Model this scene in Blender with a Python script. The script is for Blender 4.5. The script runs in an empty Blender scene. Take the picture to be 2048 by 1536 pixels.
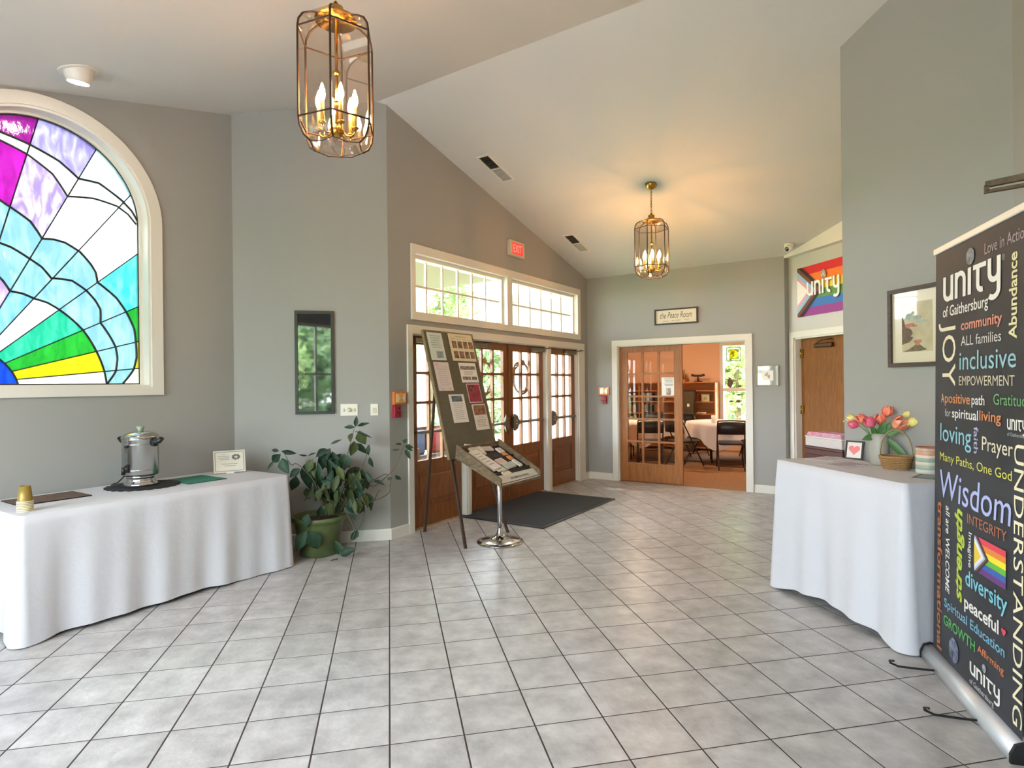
import bpy, math, random
from mathutils import Matrix, Vector, Quaternion
random.seed(7)
scn = bpy.context.scene
COL = scn.collection
T = 0.306                      # one floor tile, metres; world axes follow the tile grid
R2 = math.sqrt(2)
PI = math.pi

# ------------------------------------------------------------------ camera
cam_d = bpy.data.cameras.new('camera')
cam = bpy.data.objects.new('camera', cam_d)
COL.objects.link(cam)
cam_d.sensor_width = 36.0
cam_d.lens = 36.0 * 1194.5 / 2048.0
cam_d.clip_start = 0.02
cam_d.clip_end = 300
_roll, _yaw, _pitch = -0.010975, 0.202884, 0.0003
fwd = Vector((math.sin(_yaw), math.cos(_yaw), math.tan(_pitch))).normalized()
right0 = Vector((math.cos(_yaw), -math.sin(_yaw), 0))
up0 = right0.cross(fwd)
rt = (right0 * math.cos(_roll) + up0 * math.sin(_roll)).normalized()
upv = rt.cross(fwd)
cam.matrix_world = Matrix(((rt.x, upv.x, -fwd.x, 0), (rt.y, upv.y, -fwd.y, 0), (rt.z, upv.z, -fwd.z, 4.796 * T), (0, 0, 0, 1)))
scn.camera = cam

# ------------------------------------------------------------------ world, sun, exposure
wd = bpy.data.worlds.new('sky'); scn.world = wd
wd.use_nodes = True
wn, wl = wd.node_tree.nodes, wd.node_tree.links
wn.clear()
wo = wn.new('ShaderNodeOutputWorld'); wb = wn.new('ShaderNodeBackground')
sky = wn.new('ShaderNodeTexSky'); sky.sky_type = 'HOSEK_WILKIE'
sky.sun_direction = Vector((-0.45, 0.55, 0.75)).normalized()
sky.turbidity = 6.0; sky.ground_albedo = 0.45
mixw = wn.new('ShaderNodeMix'); mixw.data_type = 'RGBA'
mixw.inputs[0].default_value = 0.55
mixw.inputs[7].default_value = (0.88, 0.95, 1.0, 1)
wl.new(sky.outputs[0], mixw.inputs[6])
wl.new(mixw.outputs[2], wb.inputs[0]); wl.new(wb.outputs[0], wo.inputs[0])
wb.inputs[1].default_value = 6.5
sun_d = bpy.data.lights.new('sun', 'SUN'); sun = bpy.data.objects.new('sun', sun_d); COL.objects.link(sun)
sun_d.energy = 6.0; sun_d.angle = math.radians(14); sun_d.color = (1.0, 0.96, 0.88)
sun.rotation_euler = Vector((-0.50, 0.60, 0.80)).to_track_quat('Z', 'Y').to_euler()
scn.view_settings.view_transform = 'Standard'
scn.view_settings.look = 'None'
scn.view_settings.gamma = 1.0
scn.view_settings.use_curve_mapping = False
scn.view_settings.exposure = 2.62
scn.cycles.max_bounces = 10
scn.cycles.diffuse_bounces = 6
scn.cycles.glossy_bounces = 4
scn.cycles.transparent_max_bounces = 24
scn.cycles.caustics_reflective = False
scn.cycles.caustics_refractive = False
scn.cycles.sample_clamp_indirect = 6.0

# ------------------------------------------------------------------ helpers
def lin(c):
    if isinstance(c, str):
        c = [int(c[i:i + 2], 16) / 255 for i in (0, 2, 4)]
        return tuple(x / 12.92 if x <= 0.04045 else ((x + 0.055) / 1.055) ** 2.4 for x in c)
    return tuple(c)

_mats = {}
def mat(name, col, rough=0.6, metal=0.0, vary=0.0, scale=8.0, bump=0.0, bscale=60.0, col2=None, coat=0.0, emit=None, es=0.0, stretch=None, objrand=0.0, spec=0.5, trans=0.0):
    if name in _mats: return _mats[name]
    m = bpy.data.materials.new(name); m.use_nodes = True
    n, l = m.node_tree.nodes, m.node_tree.links
    b = n['Principled BSDF']
    c = lin(col)
    b.inputs['Base Color'].default_value = (*c, 1)
    b.inputs['Roughness'].default_value = rough
    b.inputs['Metallic'].default_value = metal
    b.inputs['Specular IOR Level'].default_value = spec
    b.inputs['Coat Weight'].default_value = coat
    if trans: b.inputs['Transmission Weight'].default_value = trans
    if emit is not None:
        b.inputs['Emission Color'].default_value = (*lin(emit), 1)
        b.inputs['Emission Strength'].default_value = es
    tc = None
    if vary or bump or col2 is not None:
        tc = n.new('ShaderNodeTexCoord'); mp = n.new('ShaderNodeMapping')
        l.new(tc.outputs['Object'], mp.inputs[0])
        if stretch: mp.inputs['Scale'].default_value = stretch
    if vary or col2 is not None:
        nz = n.new('ShaderNodeTexNoise'); nz.inputs['Scale'].default_value = scale; nz.inputs['Detail'].default_value = 5
        l.new(mp.outputs[0], nz.inputs[0])
        mx = n.new('ShaderNodeMix'); mx.data_type = 'RGBA'
        c2 = lin(col2) if col2 is not None else tuple(x * (1 - vary) for x in c)
        mx.inputs[6].default_value = (*c, 1); mx.inputs[7].default_value = (*c2, 1)
        rp = n.new('ShaderNodeMapRange'); rp.inputs[1].default_value = 0.35; rp.inputs[2].default_value = 0.65
        l.new(nz.outputs[0], rp.inputs[0]); l.new(rp.outputs[0], mx.inputs[0])
        out = mx.outputs[2]
        if objrand:
            oi = n.new('ShaderNodeObjectInfo'); hs = n.new('ShaderNodeHueSaturation')
            r2 = n.new('ShaderNodeMapRange'); r2.inputs[3].default_value = 1 - objrand; r2.inputs[4].default_value = 1 + objrand
            l.new(oi.outputs['Random'], r2.inputs[0]); l.new(r2.outputs[0], hs.inputs['Value']); l.new(out, hs.inputs['Color'])
            out = hs.outputs[0]
        l.new(out, b.inputs['Base Color'])
    if bump:
        nb = n.new('ShaderNodeTexNoise'); nb.inputs['Scale'].default_value = bscale; nb.inputs['Detail'].default_value = 3
        l.new(mp.outputs[0], nb.inputs[0])
        bp = n.new('ShaderNodeBump'); bp.inputs['Strength'].default_value = bump; bp.inputs['Distance'].default_value = 0.01
        l.new(nb.outputs[0], bp.inputs['Height']); l.new(bp.outputs[0], b.inputs['Normal'])
    _mats[name] = m
    return m

def wood(name, c1, c2, rough=0.4, scale=(1.2, 14, 14), rot=0.0):
    if name in _mats: return _mats[name]
    m = bpy.data.materials.new(name); m.use_nodes = True
    n, l = m.node_tree.nodes, m.node_tree.links; b = n['Principled BSDF']
    tc = n.new('ShaderNodeTexCoord'); mp = n.new('ShaderNodeMapping'); mp.inputs['Scale'].default_value = scale
    l.new(tc.outputs['Object'], mp.inputs[0])
    nz = n.new('ShaderNodeTexNoise'); nz.inputs['Scale'].default_value = 3.0; nz.inputs['Detail'].default_value = 8; nz.inputs['Distortion'].default_value = 1.2
    l.new(mp.outputs[0], nz.inputs[0])
    r = n.new('ShaderNodeValToRGB'); r.color_ramp.elements[0].position = 0.3; r.color_ramp.elements[1].position = 0.7
    r.color_ramp.elements[0].color = (*lin(c2), 1); r.color_ramp.elements[1].color = (*lin(c1), 1)
    l.new(nz.outputs[0], r.inputs[0]); l.new(r.outputs[0], b.inputs['Base Color'])
    b.inputs['Roughness'].default_value = rough
    _mats[name] = m
    return m

def thin_glass(name, tint=(1, 1, 1), refl=0.08, rough=0.02, textured=0.0, tcol2=None, translucent=0.0):
    if name in _mats: return _mats[name]
    m = bpy.data.materials.new(name); m.use_nodes = True
    n, l = m.node_tree.nodes, m.node_tree.links; n.clear()
    o = n.new('ShaderNodeOutputMaterial'); tr = n.new('ShaderNodeBsdfTransparent'); gl = n.new('ShaderNodeBsdfGlossy'); mx = n.new('ShaderNodeMixShader')
    tr.inputs[0].default_value = (*tint, 1); gl.inputs['Roughness'].default_value = rough
    fr = n.new('ShaderNodeFresnel'); fr.inputs[0].default_value = 1.45
    mt = n.new('ShaderNodeMath'); mt.operation = 'MULTIPLY'; mt.inputs[1].default_value = refl / 0.04 * 0.5
    mn = n.new('ShaderNodeMath'); mn.operation = 'MINIMUM'; mn.inputs[1].default_value = 0.35
    l.new(fr.outputs[0], mt.inputs[0]); l.new(mt.outputs[0], mn.inputs[0]); l.new(mn.outputs[0], mx.inputs[0])
    base = tr.outputs[0]
    if textured:
        tc = n.new('ShaderNodeTexCoord'); mp = n.new('ShaderNodeMapping'); mp.inputs['Scale'].default_value = (9, 9, 3)
        mp.inputs['Rotation'].default_value = (0, 0.5, 0)
        nz = n.new('ShaderNodeTexNoise'); nz.inputs['Scale'].default_value = 2.2; nz.inputs['Detail'].default_value = 4; nz.inputs['Distortion'].default_value = 0.8
        l.new(tc.outputs['Object'], mp.inputs[0]); l.new(mp.outputs[0], nz.inputs[0])
        cm = n.new('ShaderNodeMix'); cm.data_type = 'RGBA'
        rp = n.new('ShaderNodeMapRange'); rp.inputs[1].default_value = 0.38; rp.inputs[2].default_value = 0.68
        cm.inputs[6].default_value = (*tint, 1); cm.inputs[7].default_value = (*(tcol2 or tuple(min(1, t * 1.8 + 0.02) for t in tint)), 1)
        l.new(nz.outputs[0], rp.inputs[0]); l.new(rp.outputs[0], cm.inputs[0]); l.new(cm.outputs[2], tr.inputs[0])
        if translucent:
            tl = n.new('ShaderNodeBsdfTranslucent'); l.new(cm.outputs[2], tl.inputs[0])
            m2 = n.new('ShaderNodeMixShader'); m2.inputs[0].default_value = translucent
            l.new(tr.outputs[0], m2.inputs[1]); l.new(tl.outputs[0], m2.inputs[2]); base = m2.outputs[0]
        bp = n.new('ShaderNodeBump'); bp.inputs['Strength'].default_value = 0.3; bp.inputs['Distance'].default_value = 0.01
        l.new(nz.outputs[0], bp.inputs['Height']); l.new(bp.outputs[0], gl.inputs['Normal'])
    l.new(base, mx.inputs[1]); l.new(gl.outputs[0], mx.inputs[2]); l.new(mx.outputs[0], o.inputs[0])
    _mats[name] = m
    return m

class MB:
    def __init__(s): s.v = []; s.f = []; s.sm = []
    def add(s, vs, fs, smooth=False, M=None):
        o = len(s.v)
        s.v += [tuple(M @ Vector(p)) if M is not None else tuple(p) for p in vs]
        s.f += [tuple(i + o for i in f) for f in fs]; s.sm += [smooth] * len(fs)
        return s
    def box(s, x0, x1, y0, y1, z0, z1, M=None):
        vs = [(x, y, z) for x in (x0, x1) for y in (y0, y1) for z in (z0, z1)]
        return s.add(vs, [(0, 1, 3, 2), (4, 6, 7, 5), (0, 4, 5, 1), (2, 3, 7, 6), (0, 2, 6, 4), (1, 5, 7, 3)], False, M)
    def cbox(s, c, d, b=0.0, M=None):
        x, y, z = c; a, e, g = (k / 2 for k in d)
        if not b: return s.box(x - a, x + a, y - e, y + e, z - g, z + g, M)
        vs = []; fs = []                                     # chamfered box
        for sx in (-1, 1):
            for sy in (-1, 1):
                for sz in (-1, 1):
                    vs += [(x + sx * a, y + sy * (e - b), z + sz * (g - b)), (x + sx * (a - b), y + sy * e, z + sz * (g - b)), (x + sx * (a - b), y + sy * (e - b), z + sz * g)]
        def I(i, j, k, m): return (i * 4 + j * 2 + k) * 3 + m
        fs += [(I(0, 0, 0, 0), I(0, 0, 1, 0), I(0, 1, 1, 0), I(0, 1, 0, 0)), (I(1, 0, 0, 0), I(1, 1, 0, 0), I(1, 1, 1, 0), I(1, 0, 1, 0)),
               (I(0, 0, 0, 1), I(1, 0, 0, 1), I(1, 0, 1, 1), I(0, 0, 1, 1)), (I(0, 1, 0, 1), I(0, 1, 1, 1), I(1, 1, 1, 1), I(1, 1, 0, 1)),
               (I(0, 0, 0, 2), I(0, 1, 0, 2), I(1, 1, 0, 2), I(1, 0, 0, 2)), (I(0, 0, 1, 2), I(1, 0, 1, 2), I(1, 1, 1, 2), I(0, 1, 1, 2))]
        for j in (0, 1):
            for k in (0, 1):
                fs += [(I(0, j, k, 1), I(0, j, k, 2), I(1, j, k, 2), I(1, j, k, 1)), (I(j, 0, k, 0), I(j, 0, k, 2), I(j, 1, k, 2), I(j, 1, k, 0)), (I(j, k, 0, 0), I(j, k, 0, 1), I(j, k, 1, 1), I(j, k, 1, 0))]
        for i in (0, 1):
            for j in (0, 1):
                for k in (0, 1): fs.append((I(i, j, k, 0), I(i, j, k, 1), I(i, j, k, 2)))
        return s.add(vs, fs, False, M)
    def prism(s, poly, y0, y1, axis='y', M=None, smooth=False):
        "poly of 2D points, extruded along an axis"
        n = len(poly)
        if axis == 'y': f = lambda p, t: (p[0], t, p[1])
        elif axis == 'z': f = lambda p, t: (p[0], p[1], t)
        else: f = lambda p, t: (t, p[0], p[1])
        vs = [f(p, y0) for p in poly] + [f(p, y1) for p in poly]
        fs = [tuple(range(n)), tuple(range(2 * n - 1, n - 1, -1))]
        s.add(vs, fs, False, M)
        o = len(s.v) - 2 * n
        for i in range(n):
            j = (i + 1) % n
            s.f.append((o + i, o + n + i, o + n + j, o + j)); s.sm.append(smooth)
        return s
    def ring(s, outer, inner, y0, y1, axis='y', M=None):
        n = len(outer)
        f = (lambda p, t: (p[0], t, p[1])) if axis == 'y' else (lambda p, t: (p[0], p[1], t))
        vs = [f(p, y0) for p in outer] + [f(p, y0) for p in inner] + [f(p, y1) for p in outer] + [f(p, y1) for p in inner]
        fs = []
        for i in range(n):
            j = (i + 1) % n
            fs += [(i, j, n + j, n + i), (2 * n + i, 3 * n + i, 3 * n + j, 2 * n + j), (i, 2 * n + i, 2 * n + j, j), (n + i, n + j, 3 * n + j, 3 * n + i)]
        return s.add(vs, fs, False, M)
    def tube(s, pts, r, n=8, smooth=True, M=None, closed=False, caps=True):
        pts = [Vector(p) for p in pts]; k = len(pts)
        rs = r if isinstance(r, (list, tuple)) else [r] * k
        vs = []; fs = []; pn = None
        for i, p in enumerate(pts):
            if closed: t = pts[(i + 1) % k] - pts[i - 1]
            else: t = pts[min(i + 1, k - 1)] - pts[max(i - 1, 0)]
            if t.length < 1e-9: t = Vector((0, 0, 1))
            t.normalize()
            if pn is None: pn = t.orthogonal().normalized()
            else:
                pn = pn - t * pn.dot(t)
                pn = pn.normalized() if pn.length > 1e-6 else t.orthogonal().normalized()
            b = t.cross(pn)
            for j in range(n):
                a = 2 * PI * j / n
                vs.append(p + (pn * math.cos(a) + b * math.sin(a)) * rs[i])
        m = k if closed else k - 1
        for i in range(m):
            for j in range(n):
                i2 = (i + 1) % k; j2 = (j + 1) % n
                fs.append((i * n + j, i * n + j2, i2 * n + j2, i2 * n + j))
        s.add(vs, fs, smooth, M)
        if caps and not closed:
            o = len(s.v) - k * n
            s.f.append(tuple(o + j for j in range(n))[::-1]); s.sm.append(False)
            s.f.append(tuple(o + (k - 1) * n + j for j in range(n))); s.sm.append(False)
        return s
    def lathe(s, prof, n=24, smooth=True, M=None, cap=True):
        vs = []; fs = []; k = len(prof)
        for r, z in prof:
            for j in range(n):
                a = 2 * PI * j / n; vs.append((r * math.cos(a), r * math.sin(a), z))
        for i in range(k - 1):
            for j in range(n):
                j2 = (j + 1) % n; fs.append((i * n + j, i * n + j2, (i + 1) * n + j2, (i + 1) * n + j))
        s.add(vs, fs, smooth, M)
        if cap:
            o = len(s.v) - k * n
            if prof[0][0] > 1e-5: s.f.append(tuple(o + j for j in range(n))[::-1]); s.sm.append(False)
            if prof[-1][0] > 1e-5: s.f.append(tuple(o + (k - 1) * n + j for j in range(n))); s.sm.append(False)
        return s
    def mesh(s, name, m=None):
        me = bpy.data.meshes.new(name)
        me.from_pydata([tuple(v) for v in s.v], [], s.f)
        me.polygons.foreach_set('use_smooth', s.sm)
        if m: me.materials.append(m)
        me.update()
        return me
    def build(s, name, m, parent=None, recalc=True):
        me = s.mesh(name, m)
        if recalc:
            import bmesh
            bm = bmesh.new(); bm.from_mesh(me); bmesh.ops.recalc_face_normals(bm, faces=bm.faces); bm.to_mesh(me); bm.free()
        o = bpy.data.objects.new(name, me); COL.objects.link(o)
        if parent: o.parent = parent
        return o

def link(name, me, parent=None, loc=None, rotz=0.0):
    o = bpy.data.objects.new(name, me); COL.objects.link(o)
    if parent: o.parent = parent
    if loc is not None: o.location = loc
    if rotz: o.rotation_euler = (0, 0, rotz)
    return o

def tag(o, label=None, cat=None, group=None, kind=None):
    if label: o['label'] = label
    if cat: o['category'] = cat
    if group: o['group'] = group
    if kind: o['kind'] = kind
    return o

def empty(name, loc, rz=0.0):
    o = bpy.data.objects.new(name, None); COL.objects.link(o)
    o.location = loc; o.rotation_euler = (0, 0, rz); o.empty_display_size = 0.1
    return o

def thing(name, label, cat, loc, rz=0.0, group=None):
    return tag(empty(name, loc, rz), label, cat, group)

def copy_tree(o, parent=None):
    c = o.copy(); COL.objects.link(c); c.parent = parent
    for ch in list(o.children): copy_tree(ch, c)
    return c

def P(u, v, z=0.0): return Vector((u * T, v * T, z))       # tile units -> metres

# wall frames: local x runs to the viewer's right along the wall, local y goes into the wall, z up
class Wall:
    def __init__(s, u, v, deg): s.o = P(u, v); s.rz = math.radians(deg); s.M = Matrix.Rotation(s.rz, 4, 'Z')
    def pt(s, x, y=0.0, z=0.0): return s.o + (s.M @ Vector((x, y, z)))
    def root(s, name, x, y, z): return empty(name, s.pt(x, y, z), s.rz)
    def thing(s, name, label, cat, x, y, z, group=None): return tag(s.root(name, x, y, z), label, cat, group)
W1 = Wall(-4.5, 19.0, 45)       # stained-glass wall
W2 = Wall(0.0, 19.0, 0)         # wall with the tall picture
DW = Wall(0.0, 19.0, 45)        # entrance wall
FW = Wall(9.85, 28.85, -45)     # wall of the side room
FL = Wall(16.65, 22.45, -90)    # wall with the flag
OP = Wall(16.65, 18.40, -135)
RW = Wall(10.72, 12.47, -90)    # wall with the landscape print
RN = Wall(10.72, 8.44, -135)
BK = Wall(-1.36, -3.64, 135)

def frame_quad(x0, x1, z0, z1): return [(x0, z0), (x1, z0), (x1, z1), (x0, z1)]

def text_mesh(name, txt, m, w=None, h=None, shear=0.0, bold=0.0, align='LEFT', depth=0.0):
    "built-in lettering as a flat mesh in the XZ plane; w, h scale it to size; origin at baseline left"
    cu = bpy.data.curves.new(name, 'FONT'); cu.body = txt; cu.size = 1.0; cu.shear = shear; cu.offset = bold
    cu.resolution_u = 3; cu.fill_mode = 'FRONT'
    ob = bpy.data.objects.new(name + '_t', cu)
    me = bpy.data.meshes.new_from_object(ob)
    bpy.data.objects.remove(ob); bpy.data.curves.remove(cu)
    if not me.vertices: return me
    xs = [v.co.x for v in me.vertices]; ys = [v.co.y for v in me.vertices]
    x0, x1 = min(xs), max(xs); capy = max(ys)
    sx = w / (x1 - x0) if w else None
    sy = h / capy if h else sx
    if sx is None: sx = sy
    for v in me.vertices:
        v.co = ((v.co.x - x0) * sx, 0.0, v.co.y * sy)
    me.materials.clear(); me.materials.append(m); me.name = name
    for p in me.polygons: p.material_index = 0
    return me

# ------------------------------------------------------------------ materials
M_wall = mat('wall_paint', '9c9b97', 0.75, bump=0.05, bscale=180)
M_wall2 = mat('wall_paint_light', 'c3c2be', 0.75, bump=0.05, bscale=180)
M_ceil = mat('ceiling_paint', 'cecdc8', 0.85, bump=0.08, bscale=120)
M_trim = mat('trim_white', 'dad6cd', 0.42)
M_white = mat('white_plastic', 'e6e2d6', 0.35)
M_peach = mat('peach_paint', 'e0b690', 0.8)
M_oak = wood('door_oak', '8f5a30', '6b3c1c', 0.35, (14, 14, 1.2))
M_oakl = wood('sliding_oak', 'a86d38', '8a5226', 0.32, (14, 14, 1.2))
M_brass = mat('brass', 'b08d45', 0.22, 1.0)
M_brassd = mat('aged_brass', '2c1d12', 0.6, 0.1)
M_steel = mat('polished_steel', 'c9c9c9', 0.14, 1.0)
M_steelb = mat('brushed_steel', 'b9bab8', 0.2, 1.0)
M_alu = mat('silver_aluminium', 'c8c9cb', 0.3, 0.9)
M_black = mat('black_plastic', '17171a', 0.4)
M_blackw = mat('black_frame', '17181a', 0.35)
M_cloth = mat('white_cloth', 'cbcbd0', 0.85, bump=0.3, bscale=16)
M_glass = thin_glass('clear_glass', (0.97, 0.98, 0.98), 0.06)
M_lead = mat('lead_came', '2f3436', 0.5, 0.6)
M_paper = mat('paper_white', 'e8e4df', 0.8)
M_dk = mat('dark_bronze', '3a2c22', 0.45, 0.5)

# ------------------------------------------------------------------ floor and tiles
def room_keep(poly):
    "clip a convex tile polygon (tile units) to the hall"
    def clip(pl, a, b, c):                     # keep a*u + b*v <= c
        out = []
        for i in range(len(pl)):
            p, q = pl[i], pl[(i + 1) % len(pl)]
            dp, dq = a * p[0] + b * p[1] - c, a * q[0] + b * q[1] - c
            if dp <= 0: out.append(p)
            if dp * dq < 0:
                t = dp / (dp - dq); out.append((p[0] + t * (q[0] - p[0]), p[1] + t * (q[1] - p[1])))
        return out
    cu = sum(p[0] for p in poly) / len(poly); cv = sum(p[1] for p in poly) / len(poly)
    hp = [(-1, 1, 23.55), (1, 1, 38.75), (1, 0, 16.7), (-1, -1, 5.05)]
    hp.append((0, 1, 19.05) if cu < -0.04 else (-1, 1, 19.25))
    if cu > 10.70 and cv > 12.0: hp.append((1, -1, -1.7))
    elif cv > 12.6: hp.append((1, -1, -1.7))
    elif cv > 8.3: hp.append((1, 0, 10.77))
    else: hp.append((1, -1, 2.33))
    for a, b, c in hp:
        poly = clip(poly, a, b, c)
        if len(poly) < 3: return []
    return poly

m = bpy.data.materials.new('floor_tile'); m.use_nodes = True
n_, l_ = m.node_tree.nodes, m.node_tree.links; b_ = n_['Principled BSDF']
geo = n_.new('ShaderNodeNewGeometry'); oi = n_.new('ShaderNodeObjectInfo')
n1 = n_.new('ShaderNodeTexNoise'); n1.inputs['Scale'].default_value = 7.0; n1.inputs['Detail'].default_value = 6; n1.inputs['Roughness'].default_value = 0.6
va = n_.new('ShaderNodeVectorMath'); va.operation = 'ADD'
vm = n_.new('ShaderNodeVectorMath'); vm.operation = 'SCALE'; vm.inputs[3].default_value = 1.0
l_.new(oi.outputs['Location'], vm.inputs[0]); l_.new(geo.outputs['Position'], va.inputs[0]); l_.new(vm.outputs[0], va.inputs[1]); l_.new(va.outputs[0], n1.inputs[0])
r1 = n_.new('ShaderNodeValToRGB')
r1.color_ramp.elements[0].position = 0.3; r1.color_ramp.elements[0].color = (*lin('979492'), 1)
r1.color_ramp.elements[1].position = 0.7; r1.color_ramp.elements[1].color = (*lin('c3c0bd'), 1)
l_.new(n1.outputs[0], r1.inputs[0])
hs = n_.new('ShaderNodeHueSaturation'); mr = n_.new('ShaderNodeMapRange'); mr.inputs[3].default_value = 0.95; mr.inputs[4].default_value = 1.05
l_.new(oi.outputs['Random'], mr.inputs[0]); l_.new(mr.outputs[0], hs.inputs['Value']); l_.new(r1.outputs[0], hs.inputs['Color']); l_.new(hs.outputs[0], b_.inputs['Base Color'])
n2 = n_.new('ShaderNodeTexNoise'); n2.inputs['Scale'].default_value = 28; n2.inputs['Detail'].default_value = 4
l_.new(geo.outputs['Position'], n2.inputs[0])
bp = n_.new('ShaderNodeBump'); bp.inputs['Strength'].default_value = 0.22; bp.inputs['Distance'].default_value = 0.01
l_.new(n2.outputs[0], bp.inputs['Height']); l_.new(bp.outputs[0], b_.inputs['Normal'])
b_.inputs['Roughness'].default_value = 0.32
M_tile = m
M_grout = mat('grout', '42342f', 0.9, vary=0.3, scale=12)

hall = [(-14.25, 9.25), (-4.5, 19.0), (0, 19.0), (9.85, 28.85), (16.36, 22.34), (16.65, 22.45), (16.65, 18.40), (10.72, 12.47), (10.72, 8.44), (-1.36, -3.64)]
fb = MB(); fb.prism([(u * T, v * T) for u, v in hall[::-1]], -0.12, -0.0012, 'z')
floor = tag(fb.build('floor', M_grout), 'grey stone-look square tiles laid on dark grout', kind='structure')
g = 0.0105
def tile_geo(mb, poly, cx=0.0, cy=0.0):
    "tile in metres with an eased edge"
    n = len(poly); c = (sum(p[0] for p in poly) / n, sum(p[1] for p in poly) / n)
    def shrink(k): return [(p[0] + (c[0] - p[0]) / max(1e-4, math.hypot(c[0] - p[0], c[1] - p[1])) * k, p[1] + (c[1] - p[1]) / max(1e-4, math.hypot(c[0] - p[0], c[1] - p[1])) * k) for p in poly]
    a, b = poly, shrink(0.0012)
    vs = [(p[0] - cx, p[1] - cy, -0.006) for p in a] + [(p[0] - cx, p[1] - cy, -0.0004) for p in a] + [(p[0] - cx, p[1] - cy, 0.0) for p in b]
    fs = [tuple(range(2 * n, 3 * n))]
    for i in range(n):
        j = (i + 1) % n
        fs += [(i, j, n + j, n + i), (n + i, n + j, 2 * n + j, 2 * n + i)]
    mb.add(vs, fs)
hg = g / 2 / T * 0.7
cells = []
for i in range(-16, 19):
    for j in range(-14, 24):
        u0, v0 = i - 0.0428, j + 8.158
        q = [(u0 + hg, v0 + hg), (u0 + 1 - hg, v0 + hg), (u0 + 1 - hg, v0 + 1 - hg), (u0 + hg, v0 + 1 - hg)]
        k = room_keep(q)
        if len(k) < 3: continue
        ar = abs(sum(k[a][0] * k[(a + 1) % len(k)][1] - k[(a + 1) % len(k)][0] * k[a][1] for a in range(len(k)))) / 2
        if ar < 0.02: continue
        full = ar > 0.93
        cu, cv = u0 + 0.5, v0 + 0.5
        yc = 0.2015 * cu + 0.9795 * cv; xc = 0.9795 * cu - 0.2015 * cv
        seen = yc > 6.5 and abs(xc) < yc * 0.93 + 0.5
        hid = (cv - cu > 19.9 and cu < -2.2) or (cu > 9.0 and 8.6 < cv < 12.3)
        size = (1.0 / yc ** 3) if seen and not hid else -1.0 / (1 + abs(yc))
        cells.append((size, full, k, cu, cv))
cells.sort(key=lambda c: -c[0])
tm = MB(); s_ = T / 2 - g / 2 * 0.7
tile_geo(tm, [(-s_, -s_), (s_, -s_), (s_, s_), (-s_, s_)])
tile_me = tm.mesh('tile', M_tile)
rest = MB()
for idx, (size, full, k, cu, cv) in enumerate(cells):
    if idx < 300:
        if full: link('tile', tile_me, floor, (cu * T, cv * T, 0))
        else:
            t_ = MB(); tile_geo(t_, [(p[0] * T, p[1] * T) for p in k], cu * T, cv * T)
            o = link('tile', t_.mesh('tile', M_tile), floor, (cu * T, cv * T, 0))
    else: tile_geo(rest, [(p[0] * T, p[1] * T) for p in k])
tag(rest.build('tiles', M_tile, floor, recalc=False), kind='stuff')

# ------------------------------------------------------------------ walls
ZR, ZE, RIDGE = 13.61 * T, 10.06 * T, 18.7
SL = 0.25
def ceil_z(u, v):
    d = abs((u + v) - RIDGE) / R2
    return ZR - SL * d * T
def wall_poly(w, x0, x1, top=None, extra=0.05, y1=0.14, holes=(), name='wall', m=None, splits=()):
    "wall with sloped top following the ceiling; holes are (x0,x1,z0,z1); built of slabs between hole edges"
    def cz(x):
        p = w.pt(x); return ceil_z(p.x / T, p.y / T) + extra if top is None else top
    xs = sorted(set([x0, x1] + [h for hh in holes for h in hh[:2]] + [s for s in splits if x0 < s < x1]))
    mb = MB()
    for a, b in zip(xs[:-1], xs[1:]):
        mid = (a + b) / 2
        hs_ = sorted([h for h in holes if h[0] < mid < h[1]], key=lambda h: h[2])
        z = -0.1
        for h in hs_:
            if h[2] > z: mb.prism([(a, z), (b, z), (b, h[2]), (a, h[2])], 0, y1)
            z = h[3]
        mb.prism([(a, z), (b, z), (b, cz(b)), (a, cz(a))], 0, y1)
    o = mb.build(name, m or M_wall); o.location = w.o; o.rotation_euler = (0, 0, w.rz)
    return tag(o, kind='structure')

def arch_pts(cx, cz, r, half, z0, n=28):
    pts = [(cx - half, z0), (cx + half, z0)]
    for i in range(n + 1):
        a = PI * i / n
        pts.append((cx + r * math.cos(a), cz + r * math.sin(a)))
    return pts
# stained-glass wall: pieces around the arched hole
ACX, ACZ, AR = -1.385, 2.786, 0.672
def ridge_x(w):                                   # x on a wall where the ridge crosses
    c, s = math.cos(w.rz), math.sin(w.rz); base = (w.o.x + w.o.y) / T
    return (RIDGE - base) * T / (c + s) if abs(c + s) > 1e-6 else None
mb = MB()
Z0 = 1.475
X0, X1 = -4.28, 0.0
def czw(w, x):
    p = w.pt(x); return ceil_z(p.x / T, p.y / T) + 0.05
mb.prism([(X0, -0.1), (X1, -0.1), (X1, Z0), (X0, Z0)], 0, 0.16)
mb.prism([(X0, Z0), (ACX - AR, Z0), (ACX - AR, czw(W1, ACX - AR)), (X0, czw(W1, X0))], 0, 0.16)
mb.prism([(ACX + AR, Z0), (X1, Z0), (X1, czw(W1, X1)), (ACX + AR, czw(W1, ACX + AR))], 0, 0.16)
N = 32
for i in range(N):
    a0, a1 = PI * i / N, PI * (i + 1) / N
    p0 = (ACX + AR * math.cos(a0), ACZ + AR * math.sin(a0)); p1 = (ACX + AR * math.cos(a1), ACZ + AR * math.sin(a1))
    mb.prism([p0, (p0[0], czw(W1, p0[0])), (p1[0], czw(W1, p1[0])), p1], 0, 0.16)
o = mb.build('wall_left', M_wall); o.location = W1.o; o.rotation_euler = (0, 0, W1.rz); tag(o, kind='structure')

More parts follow.
